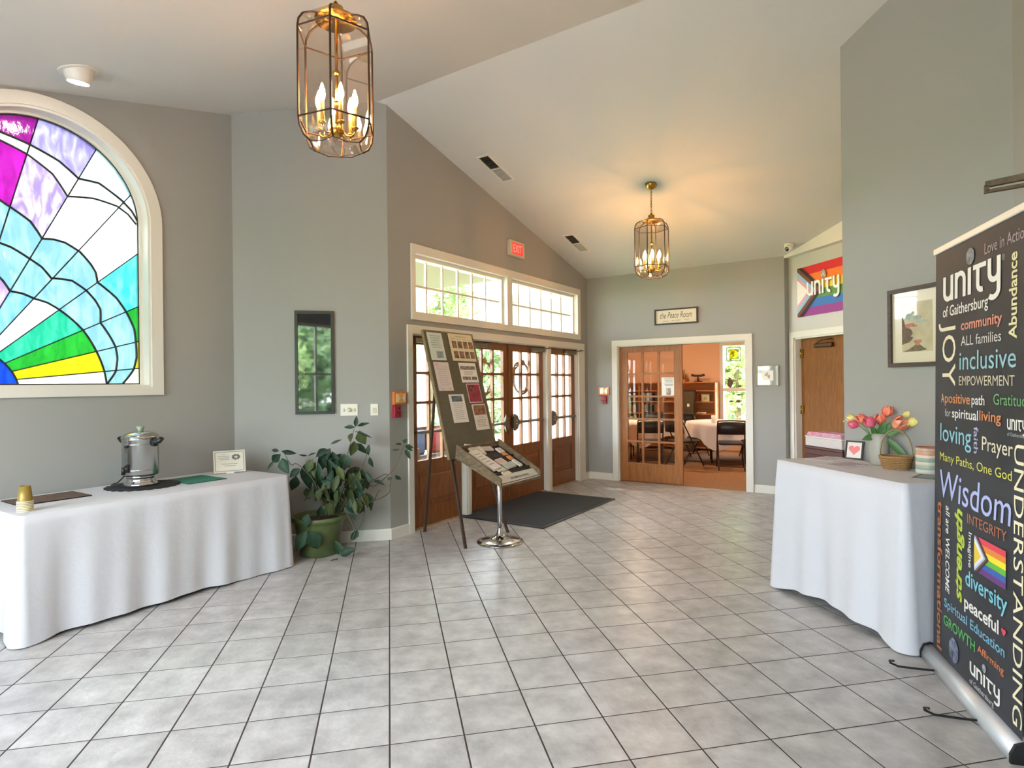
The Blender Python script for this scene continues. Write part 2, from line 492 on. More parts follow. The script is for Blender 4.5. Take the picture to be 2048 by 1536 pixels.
wall_poly(W2, -4.55 * T, 0.0, name='wall_left_return', splits=[ridge_x(W2)])
DOOR_Z = 1.985
TR0, TR1, TZ0, TZ1 = 0.36, 3.92, 2.19, 2.80
wall_poly(DW, 0.0, 13.93 * T, name='wall_entrance', holes=[(0.315, 3.93, -0.1, DOOR_Z), (TR0, TR1, TZ0, TZ1)], y1=0.16)
FX0, FX1, FZ = 0.50, 2.335, 2.02
FWL = (16.36 - 9.85) * R2 * T
wall_poly(FW, 0.0, FWL, name='wall_back', holes=[(FX0, FX1, -0.1, FZ)], top=ZE + 0.02)
# return and flag alcove
mb = MB()
a, b = P(16.36, 22.34), P(16.65, 22.45)
mb.prism([(a.x, a.y), (b.x, b.y), (b.x + 0.06, b.y + 0.08), (a.x + 0.02, a.y + 0.1)], -0.1, 10.02 * T, 'z')
tag(mb.build('wall_alcove_return', M_wall), kind='structure')
wall_poly(FL, 0.0, 4.05 * T, name='wall_alcove', holes=[(0.10, 0.98, -0.1, 2.02)], top=10.02 * T + 0.02, m=M_wall2)
# white header above the alcove, its underside is the soffit
mb = MB()
hv0, hv1 = 22.34, 18.40 - 0.29
mb.prism([(hv0 * T, 9.98 * T), (hv1 * T, 9.98 * T), (hv1 * T, ceil_z(16.36, hv1) + 0.03), (hv0 * T, ceil_z(16.36, hv0) + 0.03)], 16.36 * T, 16.36 * T + 0.26, 'x')
tag(mb.build('wall_alcove_header', mat('header_white', 'dcd8d2', 0.8)), kind='structure')
wall_poly(OP, 0.0, 8.39 * T, name='wall_opposite')
wall_poly(RW, 0.0, 4.03 * T, name='wall_right', splits=[0])
wall_poly(RN, 0.0, 17.09 * T, name='wall_right_near', splits=[ridge_x(RN)])
BKW = 18.23 * T
bw_ = [(0.55, 2.0), (2.1, 3.5), (3.6, 5.0)]
wall_poly(BK, 0.0, BKW, name='wall_rear', holes=[(x0, x1, 0.75, 2.65) for x0, x1 in bw_])
for i, (x0, x1) in enumerate(bw_):
    r = BK.root('window_%d' % (i + 5), 0, 0, 0); tag(r, kind='structure')
    f = MB(); f.ring(frame_quad(x0, x1, 0.75, 2.65), frame_quad(x0 + 0.06, x1 - 0.06, 0.81, 2.59), 0.02, 0.1)
    f.build('window_frame', M_trim, r)
    f = MB(); xm = (x0 + x1) / 2; f.box(xm - 0.02, xm + 0.02, 0.05, 0.08, 0.8, 2.6); f.box(x0 + .05, x1 - .05, 0.052, 0.078, 1.68, 1.72); f.build('mullion', M_trim, r)
    for (a, b) in ((x0 + .06, xm - .02), (xm + .02, x1 - .06)):
        for (c, d) in ((0.81, 1.68), (1.72, 2.59)):
            f = MB(); f.box(a, b, 0.062, 0.066, c, d); f.build('pane', M_glass, r)
    pl = bpy.data.lights.new('daylight_portal', 'AREA'); pl.shape = 'RECTANGLE'; pl.size = x1 - x0; pl.size_y = 1.9
    pl.cycles.is_portal = True
    po = bpy.data.objects.new('daylight_portal', pl); COL.objects.link(po)
    po.matrix_world = Matrix.Translation(BK.pt(xm, 0.12, 1.7)) @ BK.M @ Matrix.Rotation(-PI / 2, 4, 'X')

# ceiling: two slopes meeting at the level ridge
def ceil_obj():
    mb = MB(); th = 0.1
    def line(k): # points on u+v=k at v-u = lo / hi
        out = []
        for d in (-4.0, 24.2): out.append(((k - d) / 2, (k + d) / 2))
        return out
    A0, A1 = line(-5.6); B0, B1 = line(RIDGE); C0, C1 = line(39.3)
    for q in ([A0, B0, B1, A1], [B0, C0, C1, B1]):
        vs = [(p[0] * T, p[1] * T, ceil_z(*p)) for p in q] + [(p[0] * T, p[1] * T, ceil_z(*p) + th) for p in q]
        mb.add(vs, [(0, 3, 2, 1), (4, 5, 6, 7), (0, 1, 5, 4), (1, 2, 6, 5), (2, 3, 7, 6), (3, 0, 4, 7)])
    return tag(mb.build('ceiling', M_ceil), kind='structure')
ceil_obj()

# baseboards
def baseboard(w, x0, x1, name):
    mb = MB(); mb.prism([(-0.016, 0.0), (0.0, 0.0), (0.0, 0.105), (-0.010, 0.105), (-0.016, 0.092)], x0, x1, 'x')
    o = mb.build(name, M_trim); o.location = w.o; o.rotation_euler = (0, 0, w.rz); return tag(o, kind='structure')
baseboard(W1, -4.2, 0.0, 'baseboard_left')
baseboard(W2, -4.5 * T, 0.006, 'baseboard_left_return')
baseboard(DW, -0.006, 0.243, 'baseboard_entrance_left')
baseboard(DW, 4.13, 13.93 * T, 'baseboard_entrance_right')
baseboard(FW, 0.0, 0.41, 'baseboard_back_left')
baseboard(FW, 2.43, FWL, 'baseboard_back_right')
baseboard(RW, 0.0, 4.03 * T, 'baseboard_right')
baseboard(OP, 0.0, 8.39 * T, 'baseboard_opposite')
baseboard(RN, 0.0, 15 * T, 'baseboard_right_near')

# ------------------------------------------------------------------ arched stained-glass window (window_1)
win = W1.root('window_1', 0, 0, 0); tag(win, 'arched stained-glass window with fan of coloured panes and white trim', kind='structure')
def arch_out(h, z0, n=36):
    pts = [(ACX - h, z0), (ACX + h, z0)]
    pts += [(ACX + h * math.cos(PI * i / n), ACZ + h * math.sin(PI * i / n)) for i in range(n + 1)]
    return pts
f = MB(); f.ring(arch_out(0.760, 1.412), arch_out(0.672, 1.475), -0.022, 0.0); f.build('window_trim', M_trim, win)
f = MB(); f.ring(arch_out(0.674, 1.473), arch_out(0.655, 1.492), -0.006, 0.16); f.build('window_reveal', M_trim, win)
f = MB(); f.ring(arch_out(0.656, 1.49), arch_out(0.635, 1.50), 0.085, 0.15); f.build('window_sash', M_trim, win)
FCX, FCZ = -1.89, 1.50
GH = 0.637
def inside(x, z):
    X, Z = FCX + x, FCZ + z
    if Z < 1.499 or abs(X - ACX) > GH: return False
    return Z <= ACZ or math.hypot(X - ACX, Z - ACZ) <= GH
def Rout(th):
    lo, hi = 0.0, 2.6
    for _ in range(26):
        md = (lo + hi) / 2
        if inside(md * math.cos(th), md * math.sin(th)): lo = md
        else: hi = md
    return lo
def interp(tab, a):
    if a <= tab[0][0]: return tab[0][1]
    for (a0, r0), (a1, r1_) in zip(tab[:-1], tab[1:]):
        if a <= a1:
            t = (a - a0) / (a1 - a0); return r0 + (r1_ - r0) * t
    return tab[-1][1]
RB = [(0, .345), (23, .315), (41, .295), (180, .29)]
RD = [(0, .90), (7, .89), (17, .87), (29, .85), (43, .81), (49, .79), (54, .76), (60, .745), (65, .72), (70, .77), (74, .80), (80, .82), (90, .80), (100, .74), (180, .74)]
RC = [(0, .90), (6, .97), (12, 1.0), (17, 1.01), (22, 1.0), (29, .985), (34, 1.04), (38, 1.05), (43, 1.05), (49, 1.03), (55, .95), (60, .98), (65, .99), (72, 1.01), (77, 1.01), (90, .96), (180, .96)]
RBb = [(0, 1.01), (6, 1.10), (11, 1.14), (17, 1.165), (22, 1.19), (29, 1.195), (35, 1.19), (43, 1.155), (46, 1.20), (49, 1.22), (54, 1.24), (59, 1.23), (62, 1.205), (65, 1.165), (70, 1.24), (77, 1.285), (80, 1.31), (95, 1.25), (180, 1.25)]
RAl = [(0, 3), (47, 3), (48.9, 1.715), (52, 1.73), (55, 1.72), (60, 1.65), (65, 1.545), (70, 1.64), (76, 1.69), (82, 1.71), (95, 1.66), (180, 1.6)]
RAu = [(0, 3.1), (47, 3.1), (48.9, 1.74), (52, 1.775), (55, 1.785), (61, 1.78), (65, 1.715), (70, 1.755), (76, 1.765), (83, 1.765), (95, 1.72), (180, 1.65)]
RINGS = [None, RB, RD, RC, RBb, RAl, RAu, 'out']
rays = [0, 6.5, 17, 29, 43, 54.5, 65, 76, 87, 100, 125, 180]
def ringr(k, a):
    ro = Rout(math.radians(a))
    if k == 0: return 0.0
    if RINGS[k] == 'out': return ro
    return min(ro, interp(RINGS[k], a))
GC = {'blue': ((0.004, 0.03, 0.36), (0.008, 0.06, 0.52)), 'cream': ((0.50, 0.46, 0.32), (0.66, 0.64, 0.52)), 'yellow': ((0.42, 0.36, 0.005), (0.52, 0.47, 0.01)), 'green': ((0.01, 0.23, 0.02), (0.02, 0.34, 0.03)),
      'teal': ((0.01, 0.30, 0.17), (0.05, 0.42, 0.27)), 'turq': ((0.03, 0.40, 0.40), (0.15, 0.48, 0.46)), 'white': ((0.60, 0.70, 0.72), (0.95, 1.0, 1.0)), 'pale': ((0.15, 0.32, 0.37), (0.27, 0.42, 0.44)),
      'sky': ((0.10, 0.30, 0.48), (0.22, 0.42, 0.55)), 'lilac': ((0.30, 0.20, 0.46), (0.60, 0.52, 0.74)), 'lilacw': ((0.24, 0.17, 0.38), (0.75, 0.68, 0.9)), 'lav': ((0.21, 0.17, 0.50), (0.42, 0.40, 0.74)), 'mag': ((0.27, 0.005, 0.22), (0.42, 0.01, 0.34)), 'magd': ((0.17, 0.003, 0.14), (0.26, 0.01, 0.2)), 'paleb': ((0.35, 0.58, 0.72), (0.62, 0.80, 0.88)), 'creamw': ((0.42, 0.42, 0.36), (0.56, 0.56, 0.50))}
def gmat(k):
    a, b = GC[k]; kk = .16 if k in ('white', 'cream', 'paleb') else .09 if k == 'lilacw_' else .13; a = tuple(x * kk for x in a); b = tuple(x * kk for x in b)
    return thin_glass('stained_' + k, tuple(math.sqrt(x) for x in a), 0.10, 0.08, 1.0, tuple(math.sqrt(x) for x in b), 0.35)
inner = ['cream', 'yellow', 'green', 'teal', 'white', 'sky', 'lilac', 'lilacw', 'mag', 'lav', 'sky']
mid = ['cream', 'yellow', 'green', 'turq', 'white', 'white', 'lilacw', 'mag', 'magd', 'lav', 'sky']
outr = ['cream', 'yellow', 'green', 'turq', 'white', 'paleb', 'lav', 'magd', 'magd', 'lav', 'sky']
def cell_poly(k, a0, a1, n=9, gap=0.0):
    lo = []; hi = []
    for i in range(n + 1):
        a = a0 + (a1 - a0) * i / n
        r0, r1_ = ringr(k, a), ringr(k + 1, a)
        if r1_ - r0 < 0.006: r1_ = r0
        lo.append((a, r0)); hi.append((a, r1_))
    if max(h[1] - l[1] for h, l in zip(hi, lo)) < 0.02: return None
    pts = []
    for a, r in lo + hi[::-1]:
        t = math.radians(a); p = (FCX + r * math.cos(t), FCZ + r * math.sin(t))
        if not pts or math.hypot(p[0] - pts[-1][0], p[1] - pts[-1][1]) > 0.004: pts.append(p)
    while len(pts) > 3 and math.hypot(pts[0][0] - pts[-1][0], pts[0][1] - pts[-1][1]) < 0.004: pts.pop()
    return pts if len(pts) > 2 else None
for k in range(7):
    if k == 0:
        pl = cell_poly(0, 0, 180, 36)
        f = MB(); f.prism(pl, 0.108, 0.112); f.build('pane', gmat('blue'), win)
        continue
    for i in range(len(rays) - 1):
        a0, a1 = rays[i], rays[i + 1]
        pl = cell_poly(k, a0, a1)
        if not pl: continue
        c = inner[i] if k == 1 else 'pale' if k in (2, 3) else (outr[i] if a1 <= 43 else mid[i]) if k == 4 else 'creamw' if k == 5 else outr[i]
        f = MB(); f.prism(pl, 0.108, 0.112); f.build('pane', gmat(c), win)
f = MB()
for a in rays[1:-1]:
    t = math.radians(a); r0, r1_ = ringr(1, a), Rout(t)
    f.tube([(FCX + r * math.cos(t), 0.11, FCZ + r * math.sin(t)) for r in (r0, r1_)], 0.0045, 6)
for k, rr in ((1, .006), (2, .0075), (3, .0075), (4, .008), (5, .007), (6, .008)):
    seg = []
    for i in range(0, 361):
        a = i / 2
        ro = Rout(math.radians(a)); r = interp(RINGS[k], a)
        if r < ro - 0.002: seg.append((FCX + r * math.cos(math.radians(a)), 0.11, FCZ + r * math.sin(math.radians(a))))
        else:
            if len(seg) > 2: f.tube(seg, rr, 6)
            seg = []
    if len(seg) > 2: f.tube(seg, rr, 6)
oo = [(p[0], 0.11, p[1]) for p in [(ACX - GH + .004, 1.504), (ACX + GH - .004, 1.504)] + [(ACX + (GH - .004) * math.cos(PI * i / 30), ACZ + (GH - .004) * math.sin(PI * i / 30)) for i in range(31)]]
f.tube(oo, 0.006, 6, closed=True)
f.build('lead_came', M_lead, win)

def portal(w, x, y, z, sx, sz):
    pl = bpy.data.lights.new('daylight_portal', 'AREA'); pl.shape = 'RECTANGLE'; pl.size = sx; pl.size_y = sz
    pl.cycles.is_portal = True
    po = bpy.data.objects.new('daylight_portal', pl); COL.objects.link(po)
    po.matrix_world = Matrix.Translation(w.pt(x, y, z)) @ w.M @ Matrix.Rotation(-PI / 2, 4, 'X')
portal(W1, ACX, 0.2, 2.45, 1.4, 2.1)
portal(DW, 2.12, 0.25, 1.45, 3.7, 2.9)

# ------------------------------------------------------------------ entrance doors, posts, transom
def casing(root, x0, x1, z1, wl_, wr, wt, z0=0.0, bottom=0.0, y=-0.02, name='casing'):
    "mitred casing around an opening: left, head, right (and sill) boards as one trim"
    f = MB()
    f.box(x0 - wl_, x0, y, 0.0, z0 - bottom, z1); f.box(x1, x1 + wr, y, 0.0, z0 - bottom, z1); f.box(x0 - wl_, x1 + wr, y, 0.0, z1, z1 + wt)
    if bottom: f.box(x0, x1, y, 0.0, z0 - bottom, z0)
    return f.build(name, M_trim, root)
tr = DW.root('trim_1', 0, 0, 0); tag(tr, 'white casing and posts around the entrance doors', kind='structure')
casing(tr, 0.315, 3.935, DOOR_Z, 0.07, 0.19, 0.085)
f = MB(); f.box(0.315, 0.33, 0, 0.14, 0, DOOR_Z); f.box(3.92, 3.935, 0, 0.14, 0, DOOR_Z); f.box(0.315, 3.935, 0, 0.14, DOOR_Z - 0.012, DOOR_Z); f.build('jamb', M_trim, tr)
for x0, x1 in ((1.165, 1.255), (2.985, 3.095)):
    f = MB(); f.box(x0, x1, -0.018, 0.12, 0, DOOR_Z); f.box(x0 + .025, x1 - .025, -0.024, -0.018, 0, DOOR_Z); f.build('post', M_trim, tr)
f = MB(); f.box(0.33, 3.92, 0.0, 0.16, 0.0, 0.012); f.build('threshold', mat('stone_sill', 'b5a48e', 0.6, vary=.2), tr)

def lite_door(num, w, x0, x1, z0, z1, y0, y1, cols, rows, stile, toprail, gz0, mu, wm, label, bottom_panel=True):
    r = w.root('door_%d' % num, 0, 0, 0); tag(r, label, kind='structure')
    gx0, gx1, gz1 = x0 + stile, x1 - stile, z1 - toprail
    f = MB()
    f.box(x0, gx0, y0, y1, z0, z1); f.box(gx1, x1, y0, y1, z0, z1); f.box(gx0, gx1, y0, y1, gz1, z1); f.box(gx0, gx1, y0, y1, gz0 - 0.11, gz0); f.box(gx0, gx1, y0, y1, z0, z0 + (0.2 if bottom_panel else gz0 - 0.11 - z0))
    f.build('door_frame', wm, r)
    if bottom_panel:
        f = MB(); f.box(gx0 - .01, gx1 + .01, y0 + .012, y1 - .012, z0 + .19, gz0 - .10)
        f.cbox(((gx0 + gx1) / 2, y0 + .010, (z0 + .2 + gz0 - .11) / 2), (gx1 - gx0 - .1, .02, gz0 - .31 - z0 - .1), .008)
        f.build('lower_panel', wm, r)
    pw = (gx1 - gx0 - mu * (cols - 1)) / cols; ph = (gz1 - gz0 - mu * (rows - 1)) / rows
    for c in range(cols - 1):
        a = gx0 + (c + 1) * pw + c * mu; f = MB(); f.box(a, a + mu, y0 + .004, y1 - .004, gz0, gz1); f.build('muntin', wm, r)
    for k in range(rows - 1):
        a = gz0 + (k + 1) * ph + k * mu; f = MB(); f.box(gx0, gx1, y0 + .005, y1 - .005, a, a + mu); f.build('muntin', wm, r)
    ym = (y0 + y1) / 2
    for c in range(cols):
        for k in range(rows):
            a = gx0 + c * (pw + mu); b = gz0 + k * (ph + mu)
            f = MB(); f.box(a, a + pw, ym - .002, ym + .002, b, b + ph); f.build('pane', M_glass, r)
            # rounded pane corners
    f = MB()
    for c in range(cols):
        for k in range(rows):
            a = gx0 + c * (pw + mu); b = gz0 + k * (ph + mu)
            for sx, sz, px, pz in ((1, 1, a, b), (-1, 1, a + pw, b), (1, -1, a, b + ph), (-1, -1, a + pw, b + ph)):
                q = 0.016; f.prism([(px, pz), (px + sx * q, pz), (px + sx * q * .3, pz + sz * q * .3), (px, pz + sz * q)], y0 + .006, y1 - .006)
    f.build('glazing_corners', wm, r)
    return r
def push_bar(r, x0, x1, y, z, hub):
    f = MB(); f.tube([(x0, y - .055, z), (x1, y - .055, z)], 0.013, 10)
    for s, xe in ((1, x0), (-1, x1)): f.tube([(xe, y - .055, z), (xe - s * .02, y - .045, z), (xe - s * .02, y, z)], .012, 8)
    b = f.build('push_bar', M_brassd2, r)
    f = MB(); xh = x0 if hub < 0 else x1
    for sg in (1, -1):
        f.tube([(xh - hub * .12, y - .055, z), (xh - hub * .05, y - .05, z + sg * .02), (xh - hub * .02, y - .045, z + sg * .075), (xh + hub * .005, y - .02, z + sg * .10)], [.012, .016, .018, .014], 8)
    f.cbox((xh + hub * .01, y - .028, z), (.06, .05, .16), .01)
    f.build('latch_housing', M_brassd2, r)
def closer(r, x0, x1, y, z):
    f = MB(); f.cbox(((x0 + x1) / 2, y - .035, z), (x1 - x0, .06, .05), .008); f.tube([(x1 - .02, y - .04, z + .02), (x1 + .12, y - .11, z + .035), (x1 + .02, y - .0, z + .04)], .008, 6)
    f.build('door_closer', M_brassd2, r)
M_brassd2 = mat('dull_bronze', '7d7565', 0.4, 0.7)
D = [(1, 0.335, 1.16, 'oak entrance door farthest left, half hidden by the notice board', 1), (2, 1.262, 2.118, 'left leaf of the oak double entrance door with glass lites', 1), (3, 2.124, 2.978, 'right leaf of the oak double entrance door with glass lites', -1), (4, 3.103, 3.915, 'oak entrance door farthest right, next to the corner', -1)]
for num, x0, x1, lb, hub in D:
    r = lite_door(num, DW, x0, x1, 0.014, 1.97, 0.05, 0.094, 3, 4, 0.105, 0.085, 0.69, 0.026, M_oak, lb)
    push_bar(r, x0 + .09, x1 - .09, 0.05, 0.985, hub)
    if hub > 0: closer(r, x0 + .04, x0 + .34, 0.05, 1.925)
    else: closer(r, x1 - .34, x1 - .04, 0.05, 1.925)
f = MB(); f.box(2.108, 2.132, 0.035, 0.05, 0.02, 1.965)
o = f.build('astragal', M_oak, bpy.data.objects['door_2'])

def transom(num, x0, x1, z0, z1, label):
    r = DW.root('window_%d' % num, 0, 0, 0); tag(r, label, kind='structure')
    f = MB(); f.ring(frame_quad(x0, x1, z0, z1), frame_quad(x0 + .03, x1 - .03, z0 + .03, z1 - .04), 0.05, 0.15); f.build('window_frame', M_trim, r)
    gx0, gx1, gz0, gz1 = x0 + .03, x1 - .03, z0 + .03, z1 - .04
    pw, ph, mu = (gx1 - gx0) / 6, (gz1 - gz0) / 2, 0.011
    for c in range(1, 6): f = MB(); f.box(gx0 + c * pw - mu, gx0 + c * pw + mu, .095, .115, gz0, gz1); f.build('muntin', M_trim, r)
    f = MB(); f.box(gx0, gx1, .097, .113, gz0 + ph - mu, gz0 + ph + mu); f.build('muntin', M_trim, r)
    for c in range(6):
        for k in range(2):
            f = MB(); f.box(gx0 + c * pw + mu, gx0 + (c + 1) * pw - mu, .103, .107, gz0 + k * ph + mu, gz0 + (k + 1) * ph - mu); f.build('pane', M_glass, r)
transom(2, TR0, 2.02, TZ0, TZ1, 'left half of the white transom window above the doors')
transom(3, 2.13, TR1, TZ0, TZ1, 'right half of the white transom window above the doors')
t2 = DW.root('trim_2', 0, 0, 0); tag(t2, 'white casing around the transom window', kind='structure')
casing(t2, TR0, TR1, TZ1, 0.05, 0.085, 0.085, TZ0, 0.065)
f = MB(); f.box(2.02, 2.13, -0.02, 0.16, TZ0, TZ1); f.build('mullion_post', M_trim, t2)
f = MB(); f.ring(frame_quad(TR0, TR1, TZ0, TZ1), frame_quad(TR0 + .006, TR1 - .006, TZ0 + .006, TZ1 - .006), -0.02, 0.16); f.build('reveal', M_trim, t2)

# ------------------------------------------------------------------ opening to the side room with a sliding door
t3 = FW.root('trim_3', 0, 0, 0); tag(t3, 'white casing around the wide opening to the side room', kind='structure')
casing(t3, FX0, FX1, FZ, 0.085, 0.085, 0.085)
f = MB(); f.box(FX0, FX0 + .012, 0, .14, 0, FZ); f.box(FX1 - .012, FX1, 0, .14, 0, FZ); f.box(FX0, FX1, 0, .14, FZ - .012, FZ); f.build('jamb', M_trim, t3)
sd = lite_door(5, FW, FX0 + .014, 1.455, 0.01, FZ - .014, 0.055, 0.095, 3, 5, 0.115, 0.085, 0.275, 0.026, M_oakl, 'oak sliding door with fifteen glass lites in the wide opening', False)
# notice taped on one lite
nt = FW.thing('door_notice', 'white printed notice taped on a lite of the sliding door', 'notice', 1.255, 0.068, 1.40)
f = MB(); f.cbox((0, 0, 0), (.205, .002, .28)); f.build('sheet', M_paper, nt)
f = MB(); f.box(-.035, .035, -.0018, -.001, -.115, -.01); f.build('photo', mat('notice_photo', '6d6a66', .6, vary=.6, scale=25, col2='c8b8a8'), nt)
M_ink = mat('grey_ink', '6f6c6a', 0.8)
f = MB()
for k in range(6): f.box(-.07 + .01 * (k % 3), .07 - .008 * (k % 2), -.0018, -.001, .118 - k * .02, .124 - k * .02)
f.build('lettering', M_ink, nt)

# side room shell
M_carpet = mat('carpet', '9a7048', 0.95, vary=0.25, scale=30, bump=0.3, bscale=300)
KB = 61.0
DEP = (KB - 38.7) / R2 * T
f = MB(); f.box(-1.5, 5.0, 0.0, DEP, -0.12, 0.002)
o = f.build('floor_side_room', M_carpet); o.location = FW.o; o.rotation_euler = (0, 0, FW.rz); tag(o, kind='structure')
M_peachw = mat('side_room_ceiling', 'e8d8c0', 0.85)
f = MB(); f.box(-1.5, 5.0, 0.14, DEP + .1, 2.75, 2.85)
o = f.build('ceiling_side_room', M_peachw); o.location = FW.o; o.rotation_euler = (0, 0, FW.rz); tag(o, kind='structure')
SW0, SW1, SZ0, SZ1 = 0.83, 1.36, 0.64, 2.26          # window in the back wall of the side room, along FW x
f = MB()
for a, b, c, d in ((-1.5, SW0, -.1, 2.75), (SW1, 5.0, -.1, 2.75), (SW0, SW1, -.1, SZ0), (SW0, SW1, SZ1, 2.75)): f.box(a, b, DEP, DEP + .12, c, d)
o = f.build('wall_side_room_back', M_peach); o.location = FW.o; o.rotation_euler = (0, 0, FW.rz); tag(o, kind='structure')
for nm, a, b in (('wall_side_room_left', -1.6, -1.5), ('wall_side_room_right', 5.0, 5.1)):
    f = MB(); f.box(a, b, 0.14, DEP + .12, -.1, 2.75); o = f.build(nm, M_peach); o.location = FW.o; o.rotation_euler = (0, 0, FW.rz); tag(o, kind='structure')
f = MB()
for a, b in ((-1.5, FX0 - .0), (FX1, 5.0)): f.box(a, b, .14, .16, 0, 2.75)
f.box(FX0, FX1, .14, .16, FZ, 2.75)
o = f.build('wall_side_room_front', M_peach); o.location = FW.o; o.rotation_euler = (0, 0, FW.rz); tag(o, kind='structure')
r = FW.root('window_4', 0, DEP, 0); tag(r, 'tall narrow window in the peach side room', kind='structure')
f = MB(); f.ring(frame_quad(SW0 - .05, SW1 + .05, SZ0 - .05, SZ1 + .05), frame_quad(SW0 + .02, SW1 - .02, SZ0 + .02, SZ1 - .02), -.02, .1); f.build('window_frame', M_trim, r)
zm = 1.30
f = MB(); f.box(SW0, SW1, .02, .07, zm - .035, zm + .035); f.build('meeting_rail', M_trim, r)
for a, b in ((SZ0 + .02, zm - .035), (zm + .035, SZ1 - .02)):
    f = MB(); f.box(SW0 + .02, SW1 - .02, .05, .054, a, b); f.build('pane', M_glass, r)
portal(FW, (SW0 + SW1) / 2, DEP + .15, (SZ0 + SZ1) / 2, SW1 - SW0, SZ1 - SZ0)

# alcove door (door_6) in its frame
t4 = FL.root('trim_4', 0, 0, 0); tag(t4, 'white casing around the alcove door', kind='structure')
casing(t4, 0.10, 0.98, 2.02, 0.075, 0.075, 0.075)
f = MB(); f.box(.10, .115, 0, .14, 0, 2.02); f.box(.965, .98, 0, .14, 0, 2.02); f.box(.10, .98, 0, .14, 2.0, 2.02); f.build('jamb', M_trim, t4)
r = FL.root('door_6', 0, 0, 0); tag(r, 'plain golden-brown wooden door under the flag', kind='structure')
f = MB(); f.box(.118, .962, .085, .125, .012, 1.997); f.build('door_leaf', wood('golden_oak', '8a5206', '6c3f04', .65, (12, 12, 1.5)), r)
for z in (1.82, 1.10, .28):
    f = MB(); f.box(.112, .165, .07, .086, z - .055, z + .055); f.tube([(.122, .07, z - .055), (.122, .07, z + .055)], .008, 8); f.build('hinge', M_brass, r)
f = MB(); f.cbox((.55, .06, 1.90), (.30, .05, .05), .008); f.tube([(.42, .05, 1.92), (.60, -.02, 1.955), (.70, .06, 1.97)], .008, 6); f.build('door_closer', mat('dark_closer', '4a3018', .4, .6), r)
f = MB(); f.lathe([(.0, -.02), (.028, -.02), (.03, .0), (.012, .006), (.012, .03)], 16, M=Matrix.Translation((.90, .06, 1.0)) @ Matrix.Rotation(PI / 2, 4, 'X')); f.build('door_knob', M_brass, r)

# ------------------------------------------------------------------ tables and tablecloths
def cloth_mesh(L, D, H, hem, amp, seed, flare=0.03, rows=12, step=0.012):
    rnd = random.Random(seed)
    ph = [rnd.uniform(0, 6.28) for _ in range(6)]
    r = 0.025; path = []
    cs = [(-L / 2 + r, -D / 2 + r, PI), (L / 2 - r, -D / 2 + r, 1.5 * PI), (L / 2 - r, D / 2 - r, 0), (-L / 2 + r, D / 2 - r, .5 * PI)]
    for i, (cx, cy, a0) in enumerate(cs):
        for k in range(7):
            a = a0 + (PI / 2) * k / 6; path.append((cx + r * math.cos(a), cy + r * math.sin(a), math.cos(a), math.sin(a), 1 - abs(k - 3) / 3.0))
        nx, ny, na = cs[(i + 1) % 4]
        sx, sy = path[-1][0], path[-1][1]; ex, ey = nx + r * math.cos(na), ny + r * math.sin(na)
        n = max(2, int(math.hypot(ex - sx, ey - sy) / step))
        for k in range(1, n):
            t = k / n; dd = min(t, 1 - t) * math.hypot(ex - sx, ey - sy)
            path.append((sx + (ex - sx) * t, sy + (ey - sy) * t, path[-1][2] if k > 1 else math.cos(na), path[-1][3] if k > 1 else math.sin(na), max(0, 1 - dd / .10) * .0 - dd))
    N = len(path); vs = []; fs = []
    acc = 0.0; arc = []
    for i in range(N):
        arc.append(acc); q = path[(i + 1) % N]; acc += math.hypot(q[0] - path[i][0], q[1] - path[i][1])
    for j in range(rows + 1):
        t = j / rows
        for i, (x, y, nx, ny, c) in enumerate(path):
            s = arc[i]
            fold = 0.55 * math.sin(s * 15 + ph[0] + .6 * math.sin(s * 4 + ph[2])) + .35 * math.sin(s * 29 + ph[1] + t * .5) + .3 * math.sin(s * 7.3 + ph[3] - t * .8)
            cw = max(0.0, 1 - (0 if c > 0 else -c) / .16) if c <= 0 else 1.0
            out = 0.006 * min(1, t * 6) + amp * (t ** .8) * (fold + .5) * (1 - .5 * cw) + flare * t * cw
            hz = hem(s, acc, x, y) - .012 * cw
            z = H - (H - max(.006, hz)) * t if j else H
            vs.append((x + nx * out, y + ny * out, z + (0 if j > 1 else 0)))
    for j in range(rows):
        for i in range(N):
            k = (i + 1) % N; fs.append((j * N + i, j * N + k, (j + 1) * N + k, (j + 1) * N + i))
    mb = MB(); mb.add(vs, fs, True)
    # top sheet with a slight ripple
    mb.f.append(tuple(range(N))); mb.sm.append(False)
    return mb
def table_thing(label, loc, rz, L, D, H):
    t = thing('folding_table', label, 'table', loc, rz)
    f = MB(); f.cbox((0, 0, H - .018), (L - .03, D - .03, .03), .006); f.build('tabletop', mat('laminate', '9a8a74', .5), t)
    for sx in (-1, 1):
        f = MB(); x = sx * (L / 2 - .22)
        for sy in (-1, 1):
            g_ = MB(); g_.tube([(x, sy * (D / 2 - .09), 0), (x, sy * (D / 2 - .09), H - .034)], .014, 8); g_.build('leg', M_dk, t)
        f.tube([(x, -D / 2 + .09, .2), (x, D / 2 - .09, .2)], .010, 8); f.build('crossbar', M_dk, t)
    return t
LT = (-1.711, 4.794, 0); LTZ = 0.745; LTR = math.radians(45)
table_thing('long folding table hidden under the white cloth below the stained glass', LT, LTR, 1.78, .76, LTZ - .006)
mb = cloth_mesh(1.78, .76, LTZ, lambda s, a, x, y: .012 + .012 * math.sin(s * 3.1) + (.016 if -.2 < x < .55 and y < 0 else 0) * math.sin((x + .2) / .75 * PI) , .022, 3, .035)
o = mb.build('tablecloth', M_cloth); o.location = LT; o.rotation_euler = (0, 0, LTR)
tag(o, 'white cloth draped to the floor over the long table under the stained glass', 'tablecloth')
RT = (2.958, 3.265, 0); RTZ = 0.91; RTR = -PI / 2
